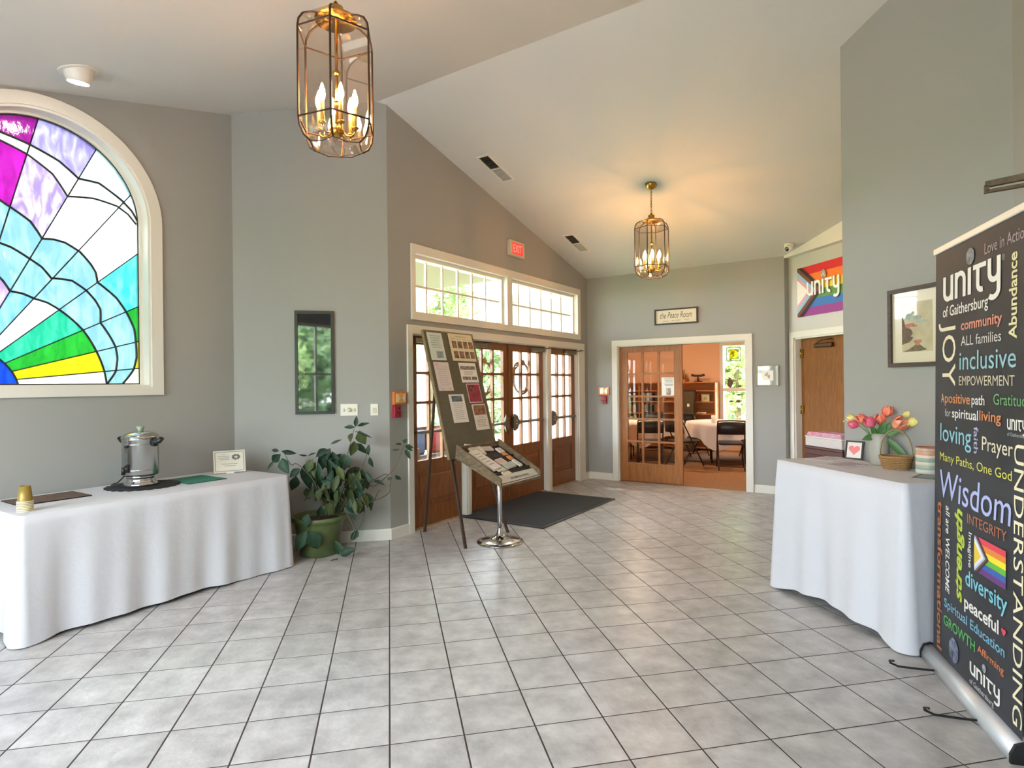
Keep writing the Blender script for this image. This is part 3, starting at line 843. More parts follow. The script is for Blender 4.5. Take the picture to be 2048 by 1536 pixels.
table_thing('tall folding table hidden under the white cloth beside the banner', RT, RTR, 1.09, .50, RTZ - .006)
mb = cloth_mesh(1.09, .50, RTZ, lambda s, a, x, y: .010 + (.055 * max(0, math.sin((x + .54) / 1.08 * PI)) if y < -.2 else 0), .028, 11, .045)
o = mb.build('tablecloth', M_cloth); o.location = RT; o.rotation_euler = (0, 0, RTR)
tag(o, 'white cloth draped over the tall table with tulips beside the banner', 'tablecloth')

# ---- things on the long table
def on_lt(s, d): return ((s - d) / R2, (s + d) / R2, LTZ + .001)
t = thing('placemat', 'brown woven placemat at the left end of the long table', 'placemat', on_lt(1.60, 4.735), math.radians(45))
f = MB(); f.cbox((0, 0, .003), (.40, .30, .005), .001); f.build('mat', mat('woven_brown', '76604e', .85, vary=.5, scale=40, col2='4a3a30', stretch=(1, 6, 1)), t)
f = MB(); f.ring([(-.2, -.15), (.2, -.15), (.2, .15), (-.2, .15)], [(-.192, -.142), (.192, -.142), (.192, .142), (-.192, .142)], .0, .0065, 'z'); f.build('edging', M_black, t)
t = thing('placemat', 'green cloth placemat between the coffee urn and the framed card', 'placemat', on_lt(2.54, 4.65), math.radians(45))
f = MB(); f.cbox((0, 0, .002), (.30, .36, .004), .001); f.build('mat', mat('green_felt', '2e7d68', .9, vary=.2, scale=80), t)
f = MB(); f.ring([(-.15, -.18), (.15, -.18), (.15, .18), (-.15, .18)], [(-.143, -.173), (.143, -.173), (.143, .173), (-.143, .173)], .0, .005, 'z'); f.build('hem', mat('green_hem', '245f50', .9), t)
UR = on_lt(2.185, 4.715)
t = thing('round_mat', 'round black crocheted mat under the coffee urn', 'mat', UR)
f = MB(); f.lathe([(.0, .0), (.225, .0), (.23, .004), (.22, .009), (.0, .009)], 48); f.build('mat', mat('black_cloth', '1c1c20', .9, bump=.4, bscale=200), t)
f = MB()
for k in range(24):
    a = 2 * PI * k / 24; f.lathe([(.0, .0), (.028, .0), (.028, .006), (.0, .007)], 10, M=Matrix.Translation((.218 * math.cos(a), .218 * math.sin(a), 0)))
f.build('scalloped_edge', _mats['black_cloth'], t)
ur = thing('coffee_urn', 'stainless steel coffee urn with black handles on the long table', 'coffee urn', (UR[0] - .012, UR[1] - .012, UR[2] + .010), math.radians(-25)); ur.scale = (1.1, 1.1, 1.0)
f = MB(); f.lathe([(.0, 0), (.098, 0), (.102, .006), (.099, .018), (.085, .030), (.080, .042), (.082, .060), (.088, .072)], 40); f.build('base', M_steel, ur)
f = MB(); f.lathe([(.088, .072), (.104, .078), (.107, .086), (.107, .33), (.110, .336), (.110, .345), (.107, .35)], 48); f.build('body', M_steelb, ur)
f = MB(); f.lathe([(.107, .115), (.1085, .115), (.1085, .12), (.107, .12)], 48, cap=False); f.build('band', M_steel, ur); f = MB(); f.lathe([(.107, .30), (.1088, .30), (.1088, .306), (.107, .306)], 48, cap=False); f.build('band', M_steel, ur)
lid = MB(); lid.lathe([(.112, .348), (.113, .354), (.108, .362), (.095, .376), (.07, .388), (.04, .395), (.0, .397)], 40); lid = lid.build('lid', M_steel, ur)
f = MB(); f.lathe([(.0, .395), (.02, .397), (.017, .408), (.024, .418), (.024, .430), (.0, .433)], 16); f.build('knob', mat('clear_knob', 'b9cbb0', .15, trans=.4), lid)
for sg in (-1, 1):
    f = MB(); f.tube([(sg * .104, 0, .330), (sg * .128, 0, .318), (sg * .150, 0, .324), (sg * .172, 0, .346)], [.024, .019, .018, .015], 10); f.cbox((sg * .115, 0, .312), (.02, .045, .05), .006); f.build('handle', M_black, ur)
f = MB(); f.tube([(.0, -.108, .118), (.0, -.135, .118)], .013, 10); f.tube([(.0, -.135, .150), (.0, -.135, .095)], [.010, .013], 10); f.build('spigot', M_black, ur)
f = MB(); f.tube([(0, -.116, .15), (0, -.116, .292)], .006, 8); f.build('sight_gauge', thin_glass('gauge', (.8, .85, .85), .1), ur)
for z in (.15, .292): f = MB(); f.cbox((0, -.112, z), (.022, .014, .018), .003); f.build('gauge_bracket', M_black, ur)
for k in range(3):
    f = MB(); a = 2 * PI * k / 3 + .5; f.lathe([(0, -.008), (.010, -.008), (.012, 0.0), (0, .001)], 10, M=Matrix.Translation((.085 * math.cos(a), .085 * math.sin(a), .0))); f.build('foot', M_black, ur)
cd = MB(); cd.tube([(-.09, .05, .02), (-.13, .06, .10), (-.16, .02, .05), (-.17, -.02, .012), (-.15, -.08, .012), (-.07, -.13, .012), (.04, -.14, .012), (.12, -.10, .012)], .0045, 6)
cd.build('power_cord', M_black, ur)
# nested paper cups
M_gold = mat('gold_paper', '8f7836', .4, .25); M_rim = mat('cup_rim', 'd8cfae', .5)
cupM = MB(); cupM.lathe([(.038, 0), (.0385, .004), (.0275, .094), (.0265, .094), (.0265, .090), (.0, .090)], 28)
cup_me = cupM.mesh('cup_body', M_gold)
rimM = MB(); rimM.lathe([(.0375, .0), (.0405, .0), (.0412, .003), (.0405, .006), (.0375, .006)], 28, cap=False); rim_me = rimM.mesh('cup_rim', M_rim)
cp = on_lt(1.365, 4.365)
for k in range(7):
    lb = 'topmost upturned gold paper cup of the nested stack on the long table' if k == 6 else 'gold paper cup, %s from the bottom of the nested stack' % ('first', 'second', 'third', 'fourth', 'fifth', 'sixth')[k]
    c = thing('paper_cup', lb, 'cup', (cp[0], cp[1], cp[2] + k * .0095), 0, 'nested gold paper cups')
    link('cup_body', cup_me, c); link('rim', rim_me, c)
# framed card
c = thing('framed_card', 'small white card with thin frame leaning at the right end of the long table', 'card', on_lt(2.88, 4.74), math.radians(22))
Mt = Matrix.Rotation(math.radians(-14), 4, 'X')
f = MB(); f.cbox((0, 0, .10), (.245, .006, .185), .001, M=Mt); f.build('card', mat('card_cream', 'dad6c8', .5), c)
f = MB(); f.ring(frame_quad(-.112, .112, .017, .183), frame_quad(-.106, .106, .023, .177), -.0042, -.0034, M=Mt); f.build('border', mat('card_line', '9a9a90', .6), c)
f = MB()
for k, (a, b) in enumerate(((-.06, -.03), (-.088, .0), (-.088, .0), (-.075, .0))): f.box(a, b, -.0042, -.0034, .158 - k * .014, .1615 - k * .014, M=Mt)
for k, (a, b) in enumerate(((-.06, .06), (-.04, .045))): f.box(a, b, -.0042, -.0034, .077 - k * .016, .081 - k * .016, M=Mt)
f.build('lettering', mat('card_ink', '8c8880', .7), c)
f = MB()
for k in range(7):
    a = k * .9; f.lathe([(0, 0), (.011, 0), (.011, .0006), (0, .0006)], 8, M=Mt @ Matrix.Translation((.05 + .024 * math.cos(a), -.0040, .135 + .016 * math.sin(a))) @ Matrix.Rotation(PI / 2, 4, 'X'))
f.build('flower_drawing', mat('card_drawing', '8a847a', .7), c)
f = MB(); f.prism([(.0, .0), (.085, .0), (.03, .12)], -.03, .03, 'x', M=Matrix.Translation((0, .0, 0))); f.build('stand', M_paper, c)

# ------------------------------------------------------------------ potted plant
M_pot = mat('green_glaze', '5d683c', .4, vary=.35, scale=5, col2='444f2c')
M_leaf = mat('leaf_green', '2a4630', .55, vary=.4, scale=14, col2='1a3020', objrand=.3, spec=.3)
M_leaf2 = mat('leaf_olive', '4a542a', .55, vary=.4, scale=14, col2='333f1e', objrand=.3, spec=.3)
M_stem = mat('stem', '55513a', .7)
pot_loc = (-0.615, 5.49, 0)
pp = thing('potted_plant', 'leafy straggling plant in a glazed green pot beside the long table', 'plant', pot_loc, -math.atan2(1, 1) * 0 + math.radians(-4.5))
f = MB(); f.lathe([(.0, .0), (.155, .0), (.162, .012), (.205, .27), (.222, .30), (.232, .305), (.232, .335), (.224, .34), (.212, .335), (.198, .29), (.0, .285)], 40); f.build('pot', M_pot, pp)
f = MB(); f.lathe([(.0, .300), (.06, .302), (.14, .296), (.204, .292)], 24, cap=False); f.build('soil', mat('soil', '4a3226', .95, vary=.5, scale=30, col2='1d1613', bump=.6, bscale=90), pp)
def leaf_mesh(name, m, bend, fold):
    mb = MB(); n = 5; vs = []; fs = []
    prof = [0.0, .62, 1.0, .86, .5, 0.0]
    for i in range(n + 1):
        t = i / n; w = prof[i] * .5; z = -bend * t * t
        vs += [(-w, t, z + fold * w), (0, t, z), (w, t, z + fold * w)]
    for i in range(n):
        a = i * 3; fs += [(a, a + 1, a + 4, a + 3), (a + 1, a + 2, a + 5, a + 4)]
    mb.add(vs, fs, True); return mb.mesh(name, m)
LM = [leaf_mesh('leaf', M_leaf, .12, .35), leaf_mesh('leaf', M_leaf, .28, .5), leaf_mesh('leaf', M_leaf2, .18, .3)]
SC = 1194.0 / 5.235
def pl_pt(cx, cy, dep=0.0):
    px, py = 540 + cx / 4.3875, 780 + cy / 4.3875
    return Vector(((px - 637.5 - (py - 1090) * 0.011) / SC, dep, 1.467 - (py - 771.8) / SC))
def place_leaf(b, t, w, me, roll):
    o = link('leaf', me, pp); d = t - b; L = d.length
    y = d.normalized(); view = Vector((0, -1, .25))
    zz = (view - y * view.dot(y))
    zz = zz.normalized() if zz.length > .05 else y.orthogonal().normalized()
    zz = Quaternion(y, roll) @ zz; x = y.cross(zz)
    M = Matrix(((x.x, y.x, zz.x, b.x), (x.y, y.y, zz.y, b.y), (x.z, y.z, zz.z, b.z), (0, 0, 0, 1))) @ Matrix.Diagonal((w, L, min(L, w * 1.6), 1))
    o.matrix_basis = M
rl = random.Random(5)
leaves = [(735, 330, 745, 230, 40), (735, 330, 635, 325, 38), (740, 325, 855, 295, 32), (745, 355, 900, 415, 24), (760, 365, 805, 500, 105), (740, 440, 720, 575, 85), (700, 385, 678, 460, 60), (510, 520, 430, 650, 95), (535, 540, 552, 760, 115), (505, 485, 610, 440, 26), (500, 500, 425, 570, 60), (330, 610, 318, 890, 125), (275, 675, 192, 745, 66), (245, 735, 212, 865, 84), (112, 545, 28, 625, 74), (60, 600, 0, 682, 26), (120, 580, 185, 712, 98), (115, 520, 242, 548, 44), (100, 520, 28, 510, 32), (310, 580, 238, 566, 18), (320, 580, 392, 550, 22), (295, 870, 332, 962, 64), (450, 790, 575, 800, 56), (640, 560, 650, 705, 112), (855, 600, 882, 700, 54), (838, 708, 902, 796, 44), (790, 700, 750, 835, 56), (890, 815, 992, 838, 40), (780, 950, 770, 1080, 66), (790, 1180, 730, 1278, 64), (638, 1392, 778, 1328, 78), (632, 1390, 600, 1270, 78), (605, 1420, 553, 1490, 52), (616, 1410, 614, 1520, 24), (382, 1035, 358, 1148, 80), (372, 1170, 285, 1340, 100), (392, 1180, 465, 1335, 125), (1157, 500, 1172, 450, 48), (1165, 510, 1246, 527, 42), (1165, 528, 1236, 572, 28), (1165, 545, 1216, 632, 46), (1140, 495, 1086, 484, 20), (1122, 541, 1050, 546, 16), (1070, 788, 1128, 835, 42), (1035, 790, 1012, 826, 34), (700, 775, 645, 795, 40), (860, 480, 850, 580, 40), (720, 470, 855, 560, 60), (590, 600, 600, 700, 80), (450, 600, 430, 720, 80), (400, 700, 390, 860, 90)]
for k, (a, b, c, d, w) in enumerate(leaves):
    far = 0.10 if a > 900 else 0.0
    dep = rl.uniform(-.14, .10) + far
    if b > 1000: dep = -.235
    if a < 200: dep = -.05
    dep = min(dep, .16)
    place_leaf(pl_pt(a, b, dep), pl_pt(c, d, dep + rl.uniform(-.05, .02)), w / 4.3875 / SC * 1.05, LM[(2 if (a > 640 and rl.random() < .45) else rl.choice((0, 0, 1)))], rl.uniform(-.6, .6))
for k in range(95):
    a = rl.uniform(400, 830); b = rl.uniform(560, 1010)
    if a > 700 and b < 680: continue
    ang = rl.uniform(.7, 2.4); L = rl.uniform(90, 170); dep = rl.uniform(-.16, .14)
    place_leaf(pl_pt(a, b, dep), pl_pt(a + L * math.cos(ang), b + L * math.sin(ang), dep + rl.uniform(-.06, .04)), rl.uniform(38, 80) / 4.3875 / SC, rl.choice(LM), rl.uniform(-.9, .9))
stems = [[(500, 1090), (470, 1010), (380, 850), (330, 610)], [(520, 1090), (520, 900), (530, 700), (510, 510)], [(560, 1090), (600, 800), (660, 600), (735, 340)], [(470, 1090), (400, 800), (250, 640), (200, 640), (110, 540)], [(600, 1090), (720, 1040), (900, 980), (1015, 945), (1030, 860), (1045, 795)], [(580, 1080), (800, 870), (900, 860), (1000, 790), (1080, 700), (1155, 510)], [(640, 1080), (740, 960), (800, 1010), (812, 1100), (790, 1190)], [(560, 1090), (640, 860), (760, 740), (830, 600), (850, 480)], [(480, 1095), (420, 1120), (380, 1170)], [(660, 1075), (760, 1190), (720, 1290), (640, 1390)], [(610, 1085), (700, 900), (850, 830), (980, 770), (1010, 780)], [(905, 980), (925, 920), (945, 915)]]
for st in stems:
    pts = []
    for i, (a, b) in enumerate(st):
        dep = -.03 if i == 0 else (.10 if a > 900 else -.235 if b > 1150 else rl.uniform(-.08, .06))
        pts.append(pl_pt(a, b, min(dep, .16)))
    sm = []
    for i in range(len(pts) - 1):
        p0, p1, p2, p3 = pts[max(i - 1, 0)], pts[i], pts[i + 1], pts[min(i + 2, len(pts) - 1)]
        for q in range(4):
            tt = q / 4; sm.append(0.5 * ((2 * p1) + (-p0 + p2) * tt + (2 * p0 - 5 * p1 + 4 * p2 - p3) * tt ** 2 + (-p0 + 3 * p1 - 3 * p2 + p3) * tt ** 3))
    sm.append(pts[-1])
    f = MB(); f.tube(sm, [.0055 - .003 * i / len(sm) for i in range(len(sm))], 6); f.build('stem', M_stem, pp)

# ------------------------------------------------------------------ on the left return wall
t = W2.thing('framed_picture', 'tall narrow black-framed photograph beside the stained glass', 'picture', -.675, 0, 1.69)
f = MB(); f.ring(frame_quad(-.174, .174, -.479, .479), frame_quad(-.147, .147, -.452, .452), -.025, 0); f.build('frame', M_blackw, t)
M_photo = mat('dark_photo', '10151c', .03, spec=1.0, coat=1.0)
f = MB(); f.box(-.147, .147, -.012, -.008, -.452, .452); f.build('print', M_photo, t)
f = MB(); rk = mat('photo_rocks', '6d6862', .05, vary=.5, scale=14, col2='22262c', spec=1.0, coat=1.0)
rr = random.Random(3)
def blob(mb, cx, cz, rx, rz, y0, y1, seed, n=14):
    q = random.Random(seed); mb.prism([(cx + rx * math.cos(2 * PI * i / n) * q.uniform(.75, 1.05), cz + rz * math.sin(2 * PI * i / n) * q.uniform(.75, 1.05)) for i in range(n)], y0, y1)
for k, (cx, cz, rx, rz) in enumerate(((-.11, -.03, .04, .05), (-.115, -.10, .032, .035), (-.10, -.20, .045, .05), (-.09, -.355, .05, .03), (-.04, -.39, .06, .022), (-.10, -.40, .04, .02))): f = MB(); blob(f, cx, cz, rx, rz, -.0125 - .00004 * k, -.012, k); f.build('photo_rock', rk, t)
f = MB(); f.tube([(.035 + .07 * k / 18, -.0128, -.398 + .008 * math.sin(k * 1.9) * (1 if k else 2)) for k in range(19)], .0013, 5); f.build('signature', mat('photo_white', 'b8bcbc', .3), t)
t = W2.thing('switch_plate', 'ivory wall plate with a round dial and two toggles', 'switch', -.37, 0, 1.243)
f = MB(); f.cbox((0, -.004, 0), (.158, .008, .112), .003); f.build('plate', M_white, t)
f = MB(); f.lathe([(0, .022), (.018, .022), (.021, .004), (.021, 0)], 20, M=Matrix.Translation((0, -.008, 0)) @ Matrix.Rotation(PI / 2, 4, 'X')); f.build('dial', mat('ivory_dial', 'd6d0c0', .4), t)
for sx in (-1, 1): f = MB(); f.cbox((sx * .048, -.012, 0), (.012, .014, .03), .002); f.build('toggle', mat('toggle', 'cfc9ba', .4), t)
t = W2.thing('switch_plate', 'narrow ivory single switch plate next to the corner', 'switch', -.139, 0, 1.24)
f = MB(); f.cbox((0, -.004, 0), (.073, .008, .112), .003); f.build('plate', M_white, t)
f = MB(); f.cbox((0, -.010, -.008), (.034, .008, .05), .002); f.build('rocker', mat('toggle', 'cfc9ba', .4), t)

# ------------------------------------------------------------------ on the entrance wall
M_orange = mat('amber_lens', 'd2793a', .2, coat=.6); M_red = mat('alarm_red', 'a32436', .35)
def strobe(w, x, z, wd_, ht, label):
    t = w.thing('alarm_strobe', label, 'alarm light', x, 0, z)
    f = MB(); f.cbox((0, -.016, 0), (wd_, .032, ht), .004); f.build('housing', M_orange, t)
    f = MB(); f.cbox((0, -.036, 0), (wd_ * .8, .012, ht * .75), .005); f.build('lens', mat('amber_lens_clear', 'e8a860', .1, coat=1.0), t)
    f = MB(); f.prism([(-wd_ * .3, ht * .32), (-wd_ * .05, 0), (-wd_ * .3, -ht * .32)], -.046, -.042); f.prism([(wd_ * .3, ht * .32), (wd_ * .05, 0), (wd_ * .3, -ht * .32)], -.046, -.042); f.build('reflector', mat('reflector', 'f0d8b0', .15, .3), t)
def pull(w, x, z, label):
    t = w.thing('fire_pull_station', label, 'fire alarm', x, 0, z)
    f = MB(); f.cbox((0, -.02, 0), (.09, .04, .115), .006); f.build('housing', M_red, t)
    f = MB(); f.cbox((0, -.045, -.012), (.07, .012, .022), .003); f.cbox((0, -.047, -.03), (.018, .012, .03), .003); f.build('pull_bar', mat('alarm_red_dark', '7a1626', .35), t)
    f = MB(); f.cbox((.015, -.042, .032), (.02, .006, .02), .002); f.build('key_lock', M_black, t)
strobe(DW, .121, 1.345, .17, .125, 'amber alarm strobe on the wall left of the entrance doors')
pull(DW, .075, 1.215, 'red fire alarm pull station left of the entrance doors')
strobe(FW, .28, 1.345, .17, .125, 'amber alarm strobe on the wall left of the sliding door')
pull(FW, .28, 1.215, 'red fire alarm pull station left of the sliding door')
t = DW.thing('exit_sign', 'illuminated red exit sign above the transom window', 'exit sign', 2.215, 0, 3.165)
f = MB(); f.cbox((0, -.025, 0), (.335, .05, .195), .006); f.build('housing', mat('exit_case', 'cfc4b4', .5), t)
f = MB(); f.box(-.12, .12, -.0525, -.0500, -.072, .072); f.build('face', mat('exit_face', 'c03028', .4, emit='ff3a30', es=.16), t)
o = link('lettering', text_mesh('lettering', 'EXIT', mat('exit_letters', 'ff8070', .4, emit='ff8878', es=.22), .19, .10), t); o.location = (-.095, -.0532, -.05)

# ------------------------------------------------------------------ door mat
f = MB(); cx, cy = 1.706, 6.86
t = thing('door_mat', 'large charcoal entrance mat on the tiles before the doors', 'door mat', (1.72, 6.91, 0), math.radians(45))
f.cbox((0, 0, .006), (1.80, 1.20, .010), .002); f.build('rubber_backing', M_black, t)
f = MB(); f.cbox((0, 0, .0105), (1.73, 1.13, .006), .002); f.build('pile', mat('mat_pile', '3a3c40', .95, vary=.3, scale=60, bump=.5, bscale=300), t)

# ------------------------------------------------------------------ easel with notice board
def sdp(s, d, z): return Vector(((s - d) / R2, (s + d) / R2, z))
ez = thing('easel', 'dark wooden tripod easel holding the notice board before the entrance', 'easel', sdp(4.62, 3.6, 0), math.radians(45))
def el(s, d, z): return (s - 4.62, d - 3.6, z)
M_easel = wood('easel_wood', '4a3628', '33241b', .5, (10, 10, 2))
def bar(mb, a, b, w=.028, th=.018):
    a, b = Vector(a), Vector(b); t = (b - a); L = t.length; t.normalize(); x = Vector((1, 0, 0)); x = (x - t * x.dot(t)).normalized(); y = t.cross(x)
    M = Matrix(((x.x, y.x, t.x, a.x), (x.y, y.y, t.y, a.y), (x.z, y.z, t.z, a.z), (0, 0, 0, 1)))
    return mb.box(-w / 2, w / 2, -th / 2, th / 2, 0, L, M=M)
for s in (4.225, 4.905): f = MB(); bar(f, el(s, 3.30, 0), el(4.565 + (s - 4.565) * .35, 3.86, 2.0)); f.build('leg', M_easel, ez)
f = MB(); bar(f, el(4.50, 4.03, 0), el(4.565, 3.87, 1.95)); f.build('rear_leg', M_easel, ez)
f = MB(); f.cbox(el(4.65, 3.50, .765), (.62, .09, .022), .003); f.build('ledge', M_easel, ez)
f = MB(); f.cbox(el(4.565, 3.66, 1.20), (.40, .02, .03), .003); f.build('cross_rail', M_easel, ez)
lean = math.atan2(.31, 1.205); BH = 1.245; BWd = .76
nb = thing('notice_board', 'olive-brown felt notice board leaning on the easel', 'notice board', sdp(4.65, 3.515, .780), math.radians(45))
BM = Matrix.Rotation(-lean, 4, 'X')
f = MB(); f.cbox((0, 0, BH / 2), (BWd, .022, BH), .002, M=BM); f.build('felt_panel', mat('olive_felt', '6d6552', .95, vary=.15, scale=40, bump=.3, bscale=400), nb)
f = MB(); f.ring(frame_quad(-BWd / 2 - .008, BWd / 2 + .008, -.004, BH + .008), frame_quad(-BWd / 2 + .006, BWd / 2 - .006, .008, BH - .006), -.014, .014, M=BM); f.build('edge_frame', wood('board_edge', '8a7a5a', '6a5a40', .6), nb)
def poster(label, x0, x1, y0, y1, parts, base='e6e2dc'):
    "sheet pinned on the board; fractions from the board's top left; parts: (name, colour, colour2, rects)"
    w_, h_ = (x1 - x0) * BWd, (y1 - y0) * BH
    cx, cz = ((x0 + x1) / 2 - .5) * BWd, BH - (y0 + y1) / 2 * BH
    loc = nb.location + Matrix.Rotation(math.radians(45), 4, 'Z') @ (BM @ Vector((cx, -.0155, cz)))
    t = thing('poster', label, 'poster', loc, math.radians(45)); t.rotation_euler = (-lean, 0, math.radians(45))
    f = MB(); f.cbox((0, 0, 0), (w_, .0012, h_)); f.build('sheet', mat('sheet_' + base, base, .8), t)
    for k, (nm, c1, c2, rects) in enumerate(parts):
        f = MB()
        for (a, b, c, d) in rects: f.box((a - .5) * w_, (b - .5) * w_, -.0014, -.0006, (.5 - d) * h_, (.5 - c) * h_)
        f.build(nm, mat('print_%s_%s' % (c1, c2), c1, .7, col2=c2, vary=.4, scale=22), t)
lines = lambda y0, y1, n, a=.15, b=.85: [(a + .03 * ((k * 7) % 3), b - .04 * ((k * 5) % 4), y0 + (y1 - y0) * k / n, y0 + (y1 - y0) * (k + .45) / n) for k in range(n)]
poster('pale blue flyer at the top left of the notice board', .04, .33, .012, .235, [('lettering', '9fb0aa', 'b8c2bc', lines(.1, .6, 6)), ('photo', '5f93a0', 'c0a8a0', [(.4, .85, .68, .92)])], 'd4dcd4')
ph8 = [(.10 + .23 * c, .28 + .23 * c, .27 + .37 * r_, .53 + .37 * r_) for c in range(4) for r_ in range(2)]
poster('cream sheet with eight portrait photos at the top right of the notice board', .46, .97, .005, .235, [('lettering', 'b5a27c', 'c6b793', [(.3, .72, .08, .12)] + [(.10 + .23 * c, .25 + .23 * c, .18, .205) for c in range(4)]), ('portrait_photos', '4a3a32', 'a07860', ph8)], 'd9cfae')
poster('pink-bordered letter at the left of the notice board', .055, .345, .25, .48, [('lettering', 'c4b4b4', 'd2c6c4', lines(.15, .85, 9)), ('border_flowers', 'c88a92', 'd9b0b0', [(.1, .25, .06, .11), (.7, .85, .9, .95), (.2, .35, .91, .95), (.78, .84, .72, .77)])], 'ddcfcd')
poster('white sheet with two photo strips on the right of the notice board', .555, .92, .25, .415, [('photo_strips', '57504a', 'a59a92', [(.04, .92, .17, .35), (.08, .55, .70, .87), (.62, .92, .70, .87)]), ('lettering', 'b0aaa4', 'c0bab4', lines(.42, .64, 4, .2, .8))])
poster('red and purple poster on the right of the notice board', .62, .91, .425, .585, [('artwork', 'a8343f', '8a2c48', [(.05, .95, .05, .95)]), ('figure', '3a2a48', 'c8a8a8', [(.12, .5, .10, .40)]), ('lettering', '5a2038', '7a2838', [(.2, .8, .52, .57), (.25, .75, .6, .64), (.2, .7, .68, .71)])], 'd8b8b4')
poster('white letter with a landscape photo in the middle of the notice board', .215, .52, .51, .735, [('photo', '3c4a4c', '76828a', [(.16, .84, .05, .26)]), ('lettering', 'c0bab6', 'ccc6c2', lines(.32, .92, 9))])
poster('flyer with a photo of clasped hands low on the notice board', .645, .94, .598, .81, [('photo', '6a4030', 'a8785c', [(.08, .95, .04, .42)]), ('lettering', 'a89c94', 'b8aca4', [(.3, .72, .50, .535)] + lines(.6, .9, 5))], 'ddd2c8')

# ------------------------------------------------------------------ leaflet stand
st = thing('leaflet_stand', 'wood-sided slanted leaflet stand on a chrome tulip pedestal', 'leaflet stand', sdp(4.58, 3.17, 0), math.radians(45))
f = MB(); f.lathe([(0, 0), (.212, 0), (.218, .004), (.215, .010), (.17, .018), (.10, .030), (.05, .052), (.030, .085), (.024, .12), (.022, .14)], 48); f.build('pedestal_base', M_steel, st)
f = MB(); f.tube([(0, 0, .12), (0, 0, .68)], .022, 16); f.build('pole', M_alu, st)
M_rustic = wood('rustic_oak', '7d6a4c', '4f4130', .55, (3, 3, 9))
yz = [(-.255, .575), (-.245, .650), (.235, .925), (.25, .80)]
for sx in (-1, 1):
    f = MB(); x = sx * .33; f.prism(yz, x - .009, x + .009, 'x'); f.build('side_panel', M_rustic, st)
f = MB(); f.prism([(-.245, .585), (-.245, .600), (.24, .865), (.245, .85)], -.32, .32, 'x'); f.build('tray_floor', mat('tray_black', '211d22', .6), st)
f = MB(); f.prism([(.228, .80), (.246, .80), (.240, .905), (.226, .90)], -.32, .32, 'x'); f.build('back_panel', M_rustic, st)
f = MB(); f.prism([(-.258, .572), (-.225, .588), (-.225, .605), (-.258, .585)], -.32, .32, 'x'); f.build('front_rail', M_rustic, st)
lip = MB(); lip.prism([(-.252, .592), (-.240, .590), (-.165, .652), (-.172, .660)], -.318, .318, 'x'); lip = lip.build('sign_lip', mat('lip_white', 'c9c9c2', .4), st)
o = link('lettering', text_mesh('lettering', 'INFORMATION CENTER', mat('ink_black', '2a2a2c', .6), .30, .026, bold=.01), st)
lipa = math.atan2(.068, .08)
o.matrix_basis = Matrix.Translation((-.13, -.2245, .618)) @ Matrix.Rotation(-(PI / 2 - lipa), 4, 'X') @ Matrix.Rotation(0, 4, 'Z')
for k in range(2):
    f = MB(); z0 = .655 + .10 * k; y0 = -.245 + (z0 - .600) / .265 * .485; f.prism([(y0, z0 - .012), (y0 + .012, z0 + .03), (y0 + .022, z0 + .028)], -.318, .318, 'x'); f.build('divider', _mats['tray_black'], st)
ta = math.atan2(.265, .485)
def leaflet(label, x, y, w_, h_, rz, base, th=.004, band=None):
    zz = .600 + (y + .245) / .485 * .265 + .006
    loc = st.location + Matrix.Rotation(math.radians(45), 4, 'Z') @ Vector((x, y, zz + th * .8))
    t = thing('leaflet', label, 'leaflet', loc, 0)
    t.rotation_mode = 'QUATERNION'
    t.rotation_quaternion = (Matrix.Rotation(math.radians(45), 4, 'Z') @ Matrix.Rotation(ta, 4, 'X') @ Matrix.Rotation(rz, 4, 'Z')).to_quaternion()
    f = MB()
    for k in range(3): f.cbox((.003 * k, .004 * k, th * (k - 1) * .33), (w_, h_, th / 3), 0)
    f.build('sheets', mat('sheet_' + base, base, .75), t)
    f = MB()
    for k in range(5): f.box(-w_ * .35, w_ * (.3 - .06 * (k % 2)), h_ * (.3 - k * .14), h_ * (.3 - k * .14) + h_ * .05, th * .5, th * .5 + .0006)
    f.build('lettering', mat('leaflet_ink', band or 'b0a8a0', .8), t)
leaflet('thick white booklet stack at the left of the leaflet stand', -.18, .03, .14, .30, .12, 'e2dcd4', .022)
leaflet('cream folded newsletter overlapping the white booklet stack', -.12, -.10, .115, .19, .18, 'd9d2c0', .010)
leaflet('curled cream newsletter at the top of the leaflet stand', -.10, .20, .17, .15, -.3, 'dcd2c0', .012)
leaflet('small pink slip in the middle of the leaflet stand', .03, .0, .13, .075, .1, 'ddc8c0', .006)
leaflet('row of pale grey cards at the front of the leaflet stand', .06, -.075, .17, .07, .08, 'bfc4bd', .012, '8f9690')
leaflet('orange leaflet at the right side of the leaflet stand', .215, .045, .065, .11, .05, 'd98a3c', .008, 'e8b070')
leaflet('white leaflet behind the orange leaflet on the stand', .215, .135, .08, .07, .0, 'dedbd4', .010)
leaflet('narrow white leaflet at the right front of the stand', .21, -.065, .055, .10, .1, 'e0dcd6', .012)
leaflet('pink-edged brochure at the upper right of the leaflet stand', .06, .185, .16, .06, -.1, 'd0c0b8', .010)

